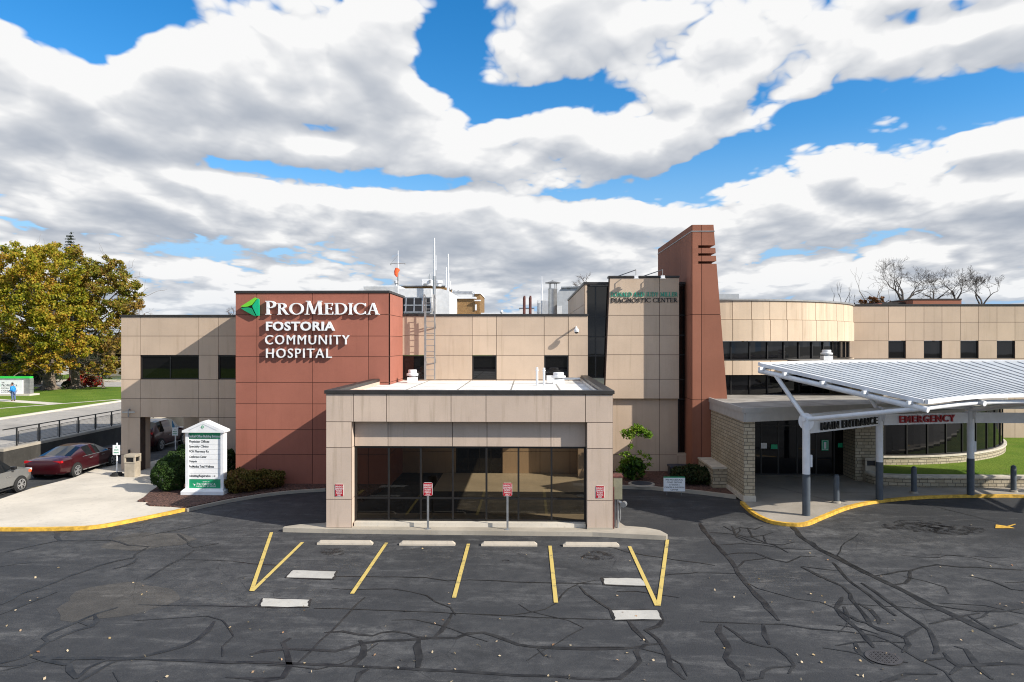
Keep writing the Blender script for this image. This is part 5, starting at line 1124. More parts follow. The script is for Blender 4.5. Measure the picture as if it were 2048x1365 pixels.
# bollards
b0 = thing('bollard', '', 'bollard', (0, 0, 0), 'grey bollards along the entrance kerb', world=False)
mb = MB(); mb.lathe((0, 0, 0), [(.112, .06), (.112, .98), (.106, 1.0), (.106, 1.02), (.112, 1.04), (.10, 1.10), (.06, 1.15), (.01, 1.165)], 20); mb.build('shaft', 'steel_grey', b0, smooth=True)
mb = MB(); mb.lathe((0, 0, 0), [(.17, 0), (.165, .06), (.115, .075)], 18); mb.build('collar', 'curb', b0)
for k, (u, v, lab) in enumerate(((1673, 1006, 'dark grey bollard between the first and second canopy posts'), (1828, 986.5, 'dark grey bollard between the second and third canopy posts'), (2027, 984, 'dark grey bollard farthest right, past the third canopy post'))):
    p = G(u, v, .12)
    if k == 0: b0.location = p; b0['label'] = lab
    else: copy_tree(b0, loc=p, label=lab)
# bin by the right pier
x, y = X(1731, 34.2), 33.9
tb = thing('litter_bin', 'tan litter bin against stone pier by the main entrance', 'bin', (x, y, .12), 'tan litter bins')
def make_bin(t, x, y, z, s=1.):
    mb = MB(); mb.box(x-.27*s, x+.27*s, y-.27*s, y+.27*s, z, z+.72*s); mb.build('body', 'tan_plastic', t, bevel=.02)
    mb = MB()
    for a, b in ((-.29, -.2), (.2, .29)):
        for c, d in ((-.29, -.2), (.2, .29)): mb.box(x+a*s, x+b*s, y+c*s, y+d*s, z+.721*s, z+.98*s)
    mb.box(x-.29*s, x+.29*s, y-.29*s, y+.29*s, z+.981*s, z+1.12*s); mb.box(x-.29*s, x+.29*s, y-.29*s, y+.29*s, z+.70*s, z+.75*s); mb.build('hood', 'tan_plastic', t, bevel=.015)
    mb = MB(); mb.box(x-.2*s, x+.2*s, y-.2*s, y+.2*s, z+.751*s, z+.97*s); mb.build('liner', 'ink_black', t)
make_bin(tb, x, y, .12)
p = G(265, 953, .06); tb = thing('litter_bin', 'tan litter bin with open hood in front of the left pillar', 'bin', (p[0], p[1], .06), 'tan litter bins'); make_bin(tb, p[0], p[1], .06, .98)
# grey deck box and yard sign in the right bed
p = (X(1358, 34.9), 35.0); db = thing('storage_box', 'dark slate storage box by the wall in the right bed', 'box', (p[0], p[1], .14))
mb = MB(); w = X(1377, 35)-X(1339, 35); mb.box(p[0]-w/2, p[0]+w/2, p[1]-.35, p[1]+.35, .14, Z(934, 35)); 
for k in range(12): xx = p[0]-w/2+.04+k*w/12.5; mb.box(xx, xx+.02, p[1]-.365, p[1]-.35, .2, Z(934, 35)-.03)
mb.build('body', 'slate_box', db); mb = MB(); mb.box(p[0]-w/2-.04, p[0]+w/2+.04, p[1]-.4, p[1]+.36, Z(934, 35)+.002, Z(929, 35)); mb.build('lid', 'slate_box', db, bevel=.02)
YY = 30.55; ys_ = thing('yard_sign', 'white yard sign with green top edge behind the right kerb', 'sign', (X(1349, YY), YY, .14)); a0, a1, b0_, b1 = X(1327, YY), X(1370, YY), Z(981.5, YY), Z(954.5, YY)
mb = MB(); mb.box(a0, a1, YY-.015, YY+.015, b0_, b1); mb.mi = 1; mb.box(a0, a1, YY-.018, YY+.018, b1+.001, b1+.045); mb.mi = 2
for k, (t, f) in enumerate((('PRE PROCEDURAL', .8), ('COVID TESTING', .70), ('AT DOOR 5', .48), ('CANCER & INFUSION', .92), ('CENTER', .36))):
    zt = b1-.055-k*.107; w = (a1-a0)*f; text_lines(mb, t, (a0+a1)/2-w/2, (a0+a1)/2+w/2, zt-.062, zt, flat, YY-.0165, YY-.0155, .012)
mb.build('panel', ['white_sign', 'green', 'ink'], ys_); mb = MB()
for x in (a0+.15, a1-.15): mb.tube([(x, YY+.03, .1), (x, YY+.03, b0_+.3)], .01, 6)
mb.build('stake', 'galv_dull', ys_)
q = G(1283, 969, .14); mb = MB(); mb.lathe((q[0], q[1], .13), [(.62, 0), (.6, .05), (.5, .055)], 24); mc = thing('manhole', 'round concrete manhole ring in the right mulch bed', 'manhole', (q[0], q[1], .13)); mb.build('ring', 'curb', mc); mb = MB(); mb.lathe((q[0], q[1], .186), [(.47, 0), (.47, .012)], 24); mb.build('cover', 'slate_box', mc)
q = G(1234, 948, .14); mb = MB(); mb.box(q[0]-.2, q[0]+.25, 34.6, 34.9, .13, .27); tag(mb.build('concrete_block', 'curb', loc=(q[0], 34.7, .13)), 'small pale concrete block against wall at left end of the bed', 'block')
# wheel stops
w0 = None
for k, (u, lab) in enumerate(((690.5, 'concrete wheel stop in the leftmost stall'), (855, 'concrete wheel stop second from left, below left post sign'), (1018.5, 'concrete wheel stop third from left, below right post sign'), (1182, 'concrete wheel stop in the rightmost stall'))):
    p = G(u, 1089+k*1.3, 0); 
    if w0 is None:
        mb = MB(); hw, hd = .915, .085; n = 2
        prof = [(-.09, 0), (-.085, .05), (-.055, .125), (.055, .125), (.085, .05), (.09, 0)]
        vs = []; 
        for x, s in ((-hw, 0), (-hw+.09, 1), (hw-.09, 1), (hw, 0)): vs += [(x, y, z if s else min(z, .06)) for y, z in prof]
        fs = [(i*6+j, i*6+j+1, i*6+7+j, i*6+6+j) for i in range(3) for j in range(5)]+[tuple(range(6))[::-1], tuple(range(18, 24))]
        fs = [f[::-1] for f in fs]; mb.add(vs, fs); w0 = tag(mb.build('wheel_stop', 'stop_concrete', loc=None), lab, 'wheel stop', 'concrete wheel stops'); w0.location = p
        for i in (0,): pass
    else: c = w0.copy(); COL.objects.link(c); c.location = p; c['label'] = lab
# ------------------------------------------------------------------ directory monument sign
YM = 30.2; x0, x1, xc = X(374, YM), X(450, YM), X(411, YM); zb, zt = .14, Z(866, YM)
ms_ = thing('directory_sign', 'white gabled directory sign with green header on the left mulch bed', 'sign', (xc, YM, zb))
mb = MB(); mb.box(X(368, YM), X(453, YM), YM-.3, YM+.35, zb, Z(984, YM)); mb.prism([(X(368, YM), YM-.3), (X(453, YM), YM-.3), (X(453, YM), YM+.35), (X(368, YM), YM+.35)], Z(984, YM)+.001, Z(984, YM)+.002)
za, zb2 = Z(984, YM), Z(979, YM)
vs = [(X(368, YM), YM-.3, za+.003), (X(453, YM), YM-.3, za+.003), (X(453, YM), YM+.35, za+.003), (X(368, YM), YM+.35, za+.003), (X(373, YM), YM-.2, zb2), (X(449, YM), YM-.2, zb2), (X(449, YM), YM+.25, zb2), (X(373, YM), YM+.25, zb2)]
mb.add(vs, [(4, 5, 6, 7), (0, 1, 5, 4), (1, 2, 6, 5), (2, 3, 7, 6), (3, 0, 4, 7)]); mb.build('plinth', 'white_paint', ms_)
mb = MB(); pw_ = .1
for xa in (x0, x1-pw_-.03): mb.box(xa, xa+pw_+.03, YM-.15, YM+.2, zb2+.001, zt)
mb.box(x0+pw_+.03, x1-pw_-.03, YM-.06, YM+.12, zb2+.001, zt); mb.build('frame', 'white_paint', ms_)
mb = MB(); xl2, xr2 = X(370, YM), X(454, YM); ze, zp2 = Z(863, YM), Z(843, YM)
mb.slab_xz([(xl2, zt+.001), (xr2, zt+.001), (xr2, ze+.02), (xc, zp2), (xl2, ze+.02)], YM-.28, YM+.32); mb.build('gable', 'white_paint', ms_)
mb = MB(); mb.slab_xz([(X(382, YM), Z(861, YM)), (xc, Z(847.5, YM)), (X(440, YM), Z(861, YM)), (X(436, YM), Z(861, YM)), (xc, Z(849, YM)), (X(386, YM), Z(861, YM))], YM-.285, YM-.2805); mb.build('gable_trim', 'letter_side', ms_)
mb = MB(); mb.mi = 0; mb.slab_xz([(xc-.07, Z(854.5, YM)), (xc, Z(854.5, YM)-.09), (xc+.07, Z(854.5, YM)), (xc, Z(854.5, YM)+.09)], YM-.29, YM-.281); mb.mi = 1
for a, b, c, d in ((-.006, .006, -.085, .085), (-.065, .065, -.006, .006)): mb.box(xc+a, xc+b, YM-.293, YM-.291, Z(854.5, YM)+c, Z(854.5, YM)+d)
mb.build('gable_emblem', ['green', 'white_sign'], ms_)
ia, ib = x0+pw_+.035, x1-pw_-.035
def zz(y): return Z(820+y/6.823, YM)
def xx(x): return X(260+x/6.823, YM)
def plate(name, v0, v1, mats, txts):
    m_ = MB(); m_.box(ia, ib, YM-.085, YM-.062, zz(v1)+.006, zz(v0)-.006); m_.mi = 1
    for t, a, b, c, d, bold in txts: text_lines(m_, t, xx(a), xx(b), zz(d), zz(c), flat, YM-.0895, YM-.0855, bold)
    return m_.build(name, mats, ms_)
plate('header_plate', 318, 408, ['green', 'white_sign'], [('Medical Office Building Entrance', 805, 1252, 352, 398, .03)])
rows = [('Physician Offices', 1095, 425, 470), ('Specialty Clinics', 1085, 494, 535), ('FCH Pharmacy Rx', 1092, 562, 604), ('Conference Center', 1058, 636, 668), ('Dialysis', 926, 702, 738), ('ProMedica Total Wellness', 1158, 770, 803), ('', 0, 0, 0), ('Admitting/Registration', 1112, 898, 940)]
ed = [408, 488, 550, 618, 686, 750, 816, 884, 962]
for k, (t, xe, a, b) in enumerate(rows):
    pl = plate('name_plate', ed[k], ed[k+1], ['white_sign', 'ink'], [(t, 820, xe, a, b, .022)] if t else [])
    if k == 7:
        m_ = MB(); za_ = zz(917); m_.box(xx(1130), xx(1172), YM-.0892, YM-.0855, za_-.006, za_+.006); m_.slab_xz([(xx(1164), za_+.035), (xx(1182), za_), (xx(1164), za_-.035)], YM-.0895, YM-.0855); m_.build('arrow', 'ink', pl)
mb = MB(); mb.box(ia, ib, YM-.085, YM-.062, zz(1090)+.006, zz(962)-.006); fp = mb.build('footer_plate', 'green', ms_)
mb = MB(); text_lines(mb, 'MEMBER OF', xx(1005), xx(1095), zz(1001), zz(990), flat, YM-.089, YM-.0855)
text_lines(mb, 'HEALTH SYSTEM', xx(922), xx(1180), zz(1068), zz(1049), flat, YM-.089, YM-.0855)
mb.slab_xz([(xx(870), zz(1022)), (xx(906), zz(1032)), (xx(885), zz(1060)), (xx(888), zz(1040))], YM-.089, YM-.0855); mb.build('lettering', 'white_sign', fp)
gs, w = serif_word('PROMEDICA', (0, 3)); xs0 = [p[0] for g_ in gs for q in g_ for p in q]; a, b = min(xs0), max(xs0); mb = MB()
for g_ in gs:
    for j, q in enumerate(g_):
        poly = [(xx(922)+(p[0]-a)/(b-a)*(xx(1180)-xx(922)), zz(1042)+p[1]*(zz(1012)-zz(1042))) for p in q]; n = len(poly)
        if n > 4:
            for i in range(n//2-1): mb.slab_xz([poly[i], poly[i+1], poly[n-2-i], poly[n-1-i]], YM-.089-j*.0004, YM-.0855)
        else: mb.slab_xz(poly, YM-.089-j*.0004, YM-.0855)
mb.build('lettering', 'white_sign', fp)
# two white short-stay parking signs on rubber feet
for u, v, Ybot, lab in ((234, 952, .06, 'white ten minute parking sign on black rubber base beside the red car'), (351, 906, .0, 'white ten minute parking sign farther back in the covered walk')):
    p = G(u, v, Ybot); x, y = p[0], p[1]; s = y/35.5
    t = thing('parking_sign', lab, 'sign', p, 'white ten minute parking signs')
    k = 1.0 if v > 930 else .98
    mb = MB(); mb.lathe((x, y, p[2]), [(.30*k, 0), (.30*k, .07), (.24*k, .09), (.22*k, .16), (.05, .18)], 18); mb.build('base', 'black_rubber', t)
    mb = MB(); mb.tube([(x, y, p[2]+.17), (x, y, p[2]+1.62)], .035, 8); mb.build('post', 'white_paint', t)
    z1 = p[2]+1.52; mb = MB(); mb.box(x-.18, x+.18, y-.06, y-.04, z1-.48, z1); mb.mi = 1
    for tx_, a, b, c, d in (('10', -.035, .035, .07, .13), ('MINUTE', -.11, .11, .21, .27), ('PARKING', -.13, .13, .34, .40)): text_lines(mb, tx_, x+a, x+b, z1-d, z1-c, flat, y-.064, y-.0605, .02)
    mb.build('panel', ['white_sign', 'green'], t)
# ------------------------------------------------------------------ retaining wall, railing, street side
WXX = -27.0
rt = thing('retaining_wall', 'tall stained concrete retaining wall, its colour darkened to stand for shade, beside the lower drive', 'wall', (WXX, 37.2, 0))
mb = MB(); mb.box(WXX-.3, WXX, 36.3, 95, -.05, 1.0); mb.box(WXX-12, WXX, 36.0, 36.295, -.05, 1.0); mb.build('concrete_face', 'wall_concrete', rt)
mb = MB(); mb.box(WXX-.34, WXX+.02, 35.98, 95, 1.002, 1.14); mb.build('cap', 'curb', rt)
ra = thing('railing', 'black steel railing with mesh panels on top of the dark retaining wall', 'railing', (WXX-.16, 37.2, 1.14))
ys_l = [35.45+k*1.72 for k in range(1, 27)]; xr_ = WXX-.16
for y in ys_l: mb = MB(); mb.box(xr_-.03, xr_+.03, y-.03, y+.03, .85, 2.09); mb.build('post', 'fence_black', ra)
mb = MB(); mb.tube([(xr_, ys_l[0]-1, 2.1), (xr_, ys_l[-1], 2.1)], .03, 8); mb.build('handrail', 'fence_black', ra)
for y0, y1 in zip(ys_l, ys_l[1:]):
    mb = MB(); a, b = y0+.13, y1-.13
    for z in (1.22, 1.9): mb.box(xr_-.012, xr_+.012, a, b, z-.012, z+.012)
    for y in (a, b): mb.box(xr_-.012, xr_+.012, y-.012, y+.012, 1.232, 1.888)
    for k in range(1, 9): mb.box(xr_-.003, xr_+.003, a+.012, b-.012, 1.22+k*.076-.003, 1.22+k*.076+.003)
    for k in range(1, 22): yy = a+(b-a)*k/22; mb.box(xr_-.0025, xr_+.0025, yy-.0025, yy+.0025, 1.232, 1.888)
    mb.build('mesh_panel', 'fence_black', ra)
# monument sign on the far lawn
YMo = 72.; mo = thing('monument_sign', 'wide white and grey block sign with bright green top strip on the far lawn', 'sign', (X(10, YMo), YMo, 1.1)); m1 = lambda u: X(u, YMo); z1_ = lambda v: Z(v, YMo, 30)
mb = MB(); mb.box(m1(-70), m1(66), YMo-.5, YMo+1.0, 1.05, z1_(788)); mb.build('plinth', 'concrete', mo)
mb = MB()
for k in range(4): a = z1_(788)+.005+(z1_(757.5)-z1_(788)-.005)*k/4; b = z1_(788)+.005+(z1_(757.5)-z1_(788)-.005)*(k+1)/4; mb.box(m1(-62)+.02, m1(58)-.02, YMo+.12, YMo+.72, a+.012, b-.012); mb.box(m1(-62)+.05, m1(58)-.05, YMo+.16, YMo+.68, a, b)
mb.build('block', 'galv_dull', mo); mb = MB(); mb.box(m1(-58), m1(57), YMo+.15, YMo+.7, z1_(757.5)+.002, z1_(753.5)); mb.build('top_strip', 'green_bright', mo)
mb = MB(); mb.box(m1(-66), m1(45.5), YMo-.1, YMo+.1, z1_(788)+.006, z1_(761)); mb.mi = 1
for t, a, b, c, d in (('THE', 4.5, 10.5, 764.5, 767), ('FOSTORIA', 4, 19, 775.5, 778), ('COMMUNITY', 4, 37, 780, 782.5), ('HOSPITAL', 4, 33, 783.5, 786)): text_lines(mb, t, m1(a), m1(b), z1_(d), z1_(c), flat, YMo-.108, YMo-.1005)
gs, w = serif_word('PROMEDICA', (0, 3)); xs0 = [p[0] for g_ in gs for q in g_ for p in q]; a, b = min(xs0), max(xs0)
for g_ in gs:
    for j, q in enumerate(g_):
        poly = [(m1(4.5)+(p[0]-a)/(b-a)*(m1(36)-m1(4.5)), z1_(773)+p[1]*(z1_(768.5)-z1_(773))) for p in q]; n = len(poly)
        if n > 4:
            for i in range(n//2-1): mb.slab_xz([poly[i], poly[i+1], poly[n-2-i], poly[n-1-i]], YMo-.108-j*.001, YMo-.1005)
        else: mb.slab_xz(poly, YMo-.108-j*.001, YMo-.1005)
mb.mi = 2; mb.slab_xz([(m1(-4), z1_(770.5)), (m1(2), z1_(768)), (m1(2), z1_(773.5))], YMo-.108, YMo-.1005); mb.build('face_panel', ['white_sign', 'ink', 'green_teal'], mo)
# ------------------------------------------------------------------ people
def skin_mesh(name, verts, edges, radii, mat, parent, root=0, sub=1):
    me = bpy.data.meshes.new(name); me.from_pydata(verts, edges, []); o = bpy.data.objects.new(name, me); COL.objects.link(o)
    md = o.modifiers.new('Skin', 'SKIN'); md.use_smooth_shade = True
    for i, r in enumerate(radii): me.skin_vertices[0].data[i].radius = (r, r) if isinstance(r, (int, float)) else r
    for i in range(len(verts)): me.skin_vertices[0].data[i].use_root = (i == root)
    md2 = o.modifiers.new('Sub', 'SUBSURF'); md2.levels = sub; md2.render_levels = sub
    dgp = bpy.context.evaluated_depsgraph_get(); dgp.update(); nm = bpy.data.meshes.new_from_object(o.evaluated_get(dgp)); bpy.data.objects.remove(o)
    nm.name = name; nm.materials.clear(); nm.materials.append(MATS[mat])
    for p in nm.polygons: p.use_smooth = True
    q = bpy.data.objects.new(name, nm); COL.objects.link(q); q.parent = parent; return q
pp_ = G(26.5, 802.5, 1.11)
pe = thing('person', 'person in bright blue jacket and jeans standing on footpath before white sign, one hand forward', 'person', pp_, world=False)
# local: x right, y away from the camera; the person faces left (-x), bent slightly forward
V = [(0, 0, .86), (-.02, 0, 1.08), (-.07, 0, 1.32), (-.10, 0, 1.44), (-.14, 0, 1.57), (-.16, 0, 1.64),
     (.0, -.10, .82), (-.03, -.11, .46), (.03, -.11, .08), (-.12, -.11, .035), (.02, .10, .82), (.05, .11, .46), (.10, .11, .08), (-.05, .12, .035),
     (-.07, -.19, 1.33), (.0, -.23, 1.06), (-.22, -.21, .93), (-.30, -.20, .91), (-.06, .19, 1.33), (.0, .24, 1.06), (-.20, .24, .92), (-.27, .24, .90)]
E = [(0, 1), (1, 2), (2, 3), (3, 4), (4, 5), (0, 6), (6, 7), (7, 8), (8, 9), (0, 10), (10, 11), (11, 12), (12, 13), (2, 14), (14, 15), (15, 16), (16, 17), (2, 18), (18, 19), (19, 20), (20, 21)]
Rr = [.15, .14, .15, .055, .095, .07, .09, .06, .045, .04, .09, .06, .045, .04, .06, .045, .035, .03, .06, .045, .035, .03]
for hx, hy, hz in ((-.30, -.20, .91), (-.27, .24, .90)):
    base = 17 if hy < 0 else 21
    for k in range(4):
        i = len(V); V += [(hx-.05, hy-.03+.02*k, hz-.005*k), (hx-.085-.008*(k in (1, 2)), hy-.03+.02*k, hz-.02)]; Rr += [.009, .008]; E += [(base, i), (i, i+1)]
    i = len(V); V += [(hx-.01, hy+(.045 if hy < 0 else -.045), hz+.01), (hx-.045, hy+(.055 if hy < 0 else -.055), hz+.0)]; Rr += [.010, .009]; E += [(base, i), (i, i+1)]
skin_mesh('body', V, E, Rr, 'skin', pe)
skin_mesh('jacket', [(.0, 0, .80), (-.02, 0, 1.05), (-.06, 0, 1.30), (-.095, 0, 1.42), (-.07, -.20, 1.33), (.0, -.25, 1.06), (-.20, -.22, .94), (-.06, .20, 1.33), (.0, .26, 1.06), (-.18, .25, .93)], [(0, 1), (1, 2), (2, 3), (2, 4), (4, 5), (5, 6), (2, 7), (7, 8), (8, 9)], [(.23, .23), (.22, .22), (.20, .20), .075, .09, .075, .06, .09, .075, .06], 'jacket_blue', pe)
skin_mesh('jeans', [(.0, 0, .84), (0, -.10, .78), (-.03, -.11, .46), (.03, -.11, .09), (.02, .10, .78), (.05, .11, .46), (.10, .11, .09)], [(0, 1), (1, 2), (2, 3), (0, 4), (4, 5), (5, 6)], [.17, .115, .085, .07, .115, .085, .07], 'jeans', pe)
skin_mesh('hair', [(-.125, 0, 1.60), (-.13, 0, 1.66), (-.09, 0, 1.62)], [(0, 1), (0, 2)], [.095, .085, .08], 'hair', pe)
skin_mesh('shoe', [(.03, -.11, .05), (-.13, -.11, .04)], [(0, 1)], [.055, .045], 'black_rubber', pe); skin_mesh('shoe', [(.10, .11, .05), (-.06, .12, .04)], [(0, 1)], [.055, .045], 'black_rubber', pe)
# ------------------------------------------------------------------ cars
SED = [(-2.45,.48,.80,.66,.86,.50), (-2.40,.32,.90,.82,1.00,.68), (-2.2,.26,.95,.90,1.06,.74), (-1.75,.22,.96,.93,1.09,.75), (-1.62,.22,.96,.93,1.11,.75), (-.62,.21,.95,.935,1.43,.58), (-.25,.21,.95,.94,1.465,.60), (-.12,.21,.95,.94,1.47,.60),
       (.1,.21,.94,.94,1.475,.605), (.42,.21,.94,.94,1.44,.60), (1.15,.21,.93,.935,1.06,.76), (1.3,.21,.93,.93,1.02,.74), (1.9,.23,.88,.915,.95,.70), (2.3,.28,.76,.86,.83,.60), (2.43,.36,.66,.74,.73,.5), (2.47,.45,.60,.62,.65,.42)]
SUV_ = [(-2.2,.55,.95,.70,1.05,.55), (-2.14,.38,1.05,.84,1.22,.70), (-2.05,.32,1.08,.89,1.30,.70), (-1.98,.30,1.08,.90,1.36,.70), (-1.45,.28,1.08,.915,1.68,.64), (-1.0,.28,1.07,.92,1.72,.65), (-.9,.28,1.07,.92,1.725,.65), (-.1,.28,1.05,.92,1.73,.65), (.0,.28,1.05,.92,1.725,.65), (.45,.28,1.05,.92,1.66,.64),
        (1.05,.28,1.04,.915,1.18,.76), (1.15,.28,1.03,.91,1.14,.75), (1.75,.30,1.0,.895,1.07,.72), (2.05,.36,.92,.85,.99,.64), (2.17,.45,.80,.74,.86,.52), (2.2,.55,.72,.64,.76,.45)]
def make_car(t, prof, gl_rear, gl_side, gl_front, paint, wheels, wr, taillight=True):
    rings = []
    for y, zb, ze, hw, zt, rh in prof:
        h = [(0, zb), (hw*.82, zb), (hw*.97, zb+.10), (hw, zb+(ze-zb)*.55), (hw*.965, ze), (rh, zt-.045), (rh*.62, zt-.006), (0, zt)]
        rings.append([(x, y, z) for x, z in h]+[(-x, y, z) for x, z in h[1:-1]][::-1])
    n = 14; body = MB(); glass = {}
    for i in range(len(rings)-1):
        for j in range(n):
            q = (rings[i][j], rings[i][(j+1) % n], rings[i+1][(j+1) % n], rings[i+1][j]); jj = j if j < 7 else 13-j
            key = None
            if jj == 4 and i in gl_side: key = ('side_window', i, j < 7)
            if jj in (5, 6) and i in gl_rear: key = ('rear_window',)
            if jj in (5, 6) and i in gl_front: key = ('windshield',)
            if key: glass.setdefault(key, []).append(q)
            else: body.face(*q)
    body.face(*rings[0][::-1]); body.face(*rings[-1])
    bo = body.build('body', paint, t)
    bm = bmesh.new(); bm.from_mesh(bo.data); bmesh.ops.remove_doubles(bm, verts=bm.verts, dist=1e-4); bmesh.ops.recalc_face_normals(bm, faces=bm.faces); bm.to_mesh(bo.data); bm.free()
    for p in bo.data.polygons: p.use_smooth = True
    try: bo.data.set_sharp_from_angle(angle=R(48))
    except Exception: pass
    for k, qs in glass.items():
        mb = MB()
        for q in qs: mb.face(*q)
        o = mb.build(k[0], 'car_glass', t)
    hw = max(p[3] for p in prof)
    for s in (-1, 1):
        for y in wheels:
            a = MB(); a.tube([(s*(hw-.10), y, wr), (s*(hw+.004), y, wr)], wr*1.14, 26); a.build('wheel_arch', 'black_rubber', t)
            w = MB(); xo = hw+.03
            w.tube([(s*(hw-.22), y, wr), (s*(xo-.03), y, wr), (s*xo, y, wr)], [wr, wr, wr*.93], 28); wo = w.build('wheel', 'tyre', t)
            rm = MB(); rm.tube([(s*xo, y, wr), (s*(xo+.004), y, wr)], wr*.70, 24); rm.mi = 1
            for k in range(10):
                a_ = 2*math.pi*k/10+(.12 if k % 2 else -.12); rm.bar((s*(xo+.010), y+.04*math.cos(a_), wr+.04*math.sin(a_)), (s*(xo+.010), y+wr*.67*math.cos(a_), wr+wr*.67*math.sin(a_)), .035, .014, (s, 0, 0))
            rm.tube([(s*(xo+.004), y, wr), (s*(xo+.022), y, wr)], wr*.14, 12)
            for k in range(24): a0, a1 = 2*math.pi*k/24, 2*math.pi*(k+1)/24; rm.face(*[(s*(xo+.012), y+r*math.cos(a), wr+r*math.sin(a)) for r, a in ((wr*.62, a0), (wr*.72, a0), (wr*.72, a1), (wr*.62, a1))])
            rm.build('rim', ['ink_black', 'rim'], wo)
    return hw
def car_trim(t, hw, rear, front, zt, wr, suv):
    for s in (-1, 1): mb = MB(); mb.box(s*(hw-.02), s*(hw+.012), -.95 if not suv else -1.0, 1.05, .26, .30); mb.build('sill_trim', 'rail_inox' if not suv else 'black_rubber', t)
    for s in (-1, 1):
        m = MB(); m.box(s*(hw-.02), s*(hw+.17), front-1.42, front-1.28, .97 if not suv else 1.1, 1.10 if not suv else 1.24); m.build('mirror', 'ink_black' if suv else 'paint_red', t, bevel=.03)
        m = MB(); m.slab_xz([(s*.42, zt-.13), (s*(hw-.08), zt-.11), (s*(hw-.09), zt+.0), (s*.46, zt-.03)], rear-.012, rear+.12); m.build('taillight', 'lamp_red', t)
        m = MB(); m.box(s*(hw-.10), s*(hw-.42), front-.16, front-.03, .66 if not suv else .84, .74 if not suv else .94); m.build('headlight', 'white_sign', t)
        for yy in (-.35, .6): m = MB(); m.box(s*(hw-.01), s*(hw+.022), yy-.1, yy+.1, .80, .83); m.build('door_handle', 'rail_inox', t)
    m = MB(); m.box(-.17, .17, rear-.035, rear+.02, .56, .70); m.build('number_plate', 'white_sign', t)
    m = MB(); m.box(-.66, .66, rear-.012, rear+.1, .36, .42); m.build('bumper_strip', 'rail_inox', t)
    m = MB(); m.slab_xz([(-.10, .83), (.03, .86), (.10, .92), (-.03, .89)], rear-.02, rear+.03); m.build('badge', 'rim', t)
sd = thing('parked_car', 'dark red sedan seen from behind, parked beside the retaining wall', 'car', (-23.25, 36.1, 0), 'cars parked along the lower drive', world=False); sd.scale = (1.06, 1.06, .97)
hw = make_car(sd, SED, {4}, {5, 6, 8, 9}, {9}, 'paint_red', (-1.42, 1.45), .345); car_trim(sd, hw, -2.4, 2.43, .98, .345, False)
m = MB()
for s in (-1, 1): m.tube([(s*.95, -1.0, .965), (s*.945, 1.1, .955)], .012, 5)
m.build('window_trim', 'rim', sd)
gs_ = thing('parked_car', 'grey compact SUV cut by the left edge behind the red sedan', 'car', (-23.5, 29.7, 0), 'cars parked along the lower drive', world=False); gs_.scale = (1.05, 1.05, .98)
hw = make_car(gs_, SUV_, {3, 4}, {4, 5, 7, 8, 9}, {9}, 'paint_grey', (-1.32, 1.32), .345); car_trim(gs_, hw, -2.14, 2.17, 1.15, .345, True)
m = MB(); m.box(hw-.13, hw-.06, 1.88, 2.06, .78, .90); m.build('side_marker', 'orange', gs_)
rs = thing('parked_car', 'dark red SUV in the shade under the covered walk, half behind the left pillar', 'car', (-23.4, 44.4, 0), 'cars parked along the lower drive', world=False)
hw = make_car(rs, SUV_, {3, 4}, {4, 5, 7, 8, 9}, {9}, 'paint_red', (-1.32, 1.32), .345); car_trim(rs, hw, -2.14, 2.17, 1.15, .345, False); rs.scale = (1.05,)*3
p = G(232, 757, 1.1); fc = copy_tree(rs, loc=(p[0]+1, p[1]-.5, 1.05), rz=R(90), label='small dark red car far away at the edge of the left pillar beyond the street'); fc['group'] = 'far parked cars'
# ------------------------------------------------------------------ plants
def limb(mb, p, d, L, r, depth, spread=.6, up=.15, kids=(2, 3), taper=.62, wig=.18, tips=None, minr=.012, n=None):
    pts = [Vector(p)]; rs_ = [r]; d = Vector(d).normalized(); k = 4
    for i in range(k):
        d = (d+Vector((random.gauss(0, wig), random.gauss(0, wig), random.gauss(0, wig)+up*.25))).normalized(); pts.append(pts[-1]+d*L/k); rs_.append(r*(1-(1-taper)*(i+1)/k))
    mb.tube(pts, rs_, n or (8 if r > .12 else 5 if r > .04 else 4), caps=False)
    if tips is not None: tips.append((pts[-1], depth))
    if depth <= 0: return
    for j in range(random.randint(*kids)):
        q = pts[random.choice((2, 3, 4))] if j else pts[-1]
        e = Vector((random.gauss(0, 1), random.gauss(0, 1), random.gauss(0, .6))); e = (d+e.normalized()*spread+Vector((0, 0, up))).normalized()
        limb(mb, q, e, L*random.uniform(.62, .85), max(minr, r*taper*random.uniform(.5, .75)), depth-1, spread, up, kids, taper, wig, tips, minr)
def bare_tree(label, u, vb, vt, Y, z0, lean=(0, 0), depth=5, r=.2, spread=.75, group='bare trees behind the hospital', mat='bark_dark', L0=None, up=.12, cat='tree', name='bare_tree', kids=(2, 3), seed=1):
    random.seed(seed); x = X(u, Y); t = thing(name, label, cat, (x, Y, z0), group); h = Z(vt, Y, u)-Z(vb, Y, u); zb = Z(vb, Y, u)
    mb = MB(); mb.tube([(x, Y, z0), (x+.05, Y, (z0+zb)/2), (x, Y, zb)], [r*1.4, r*1.15, r], 8); mb.build('trunk', mat, t)
    mb = MB(); n0 = 3 if depth > 3 else 1
    for k in range(n0):
        a = (k-(n0-1)/2)*.7; limb(mb, (x, Y, zb-.2), (math.sin(a)+lean[0], random.uniform(-.4, .4)+lean[1], math.cos(a)), h*(L0 or .38), r*.75, depth, spread, up, kids, minr=.009)
    mb.build('branches', mat, t); return t
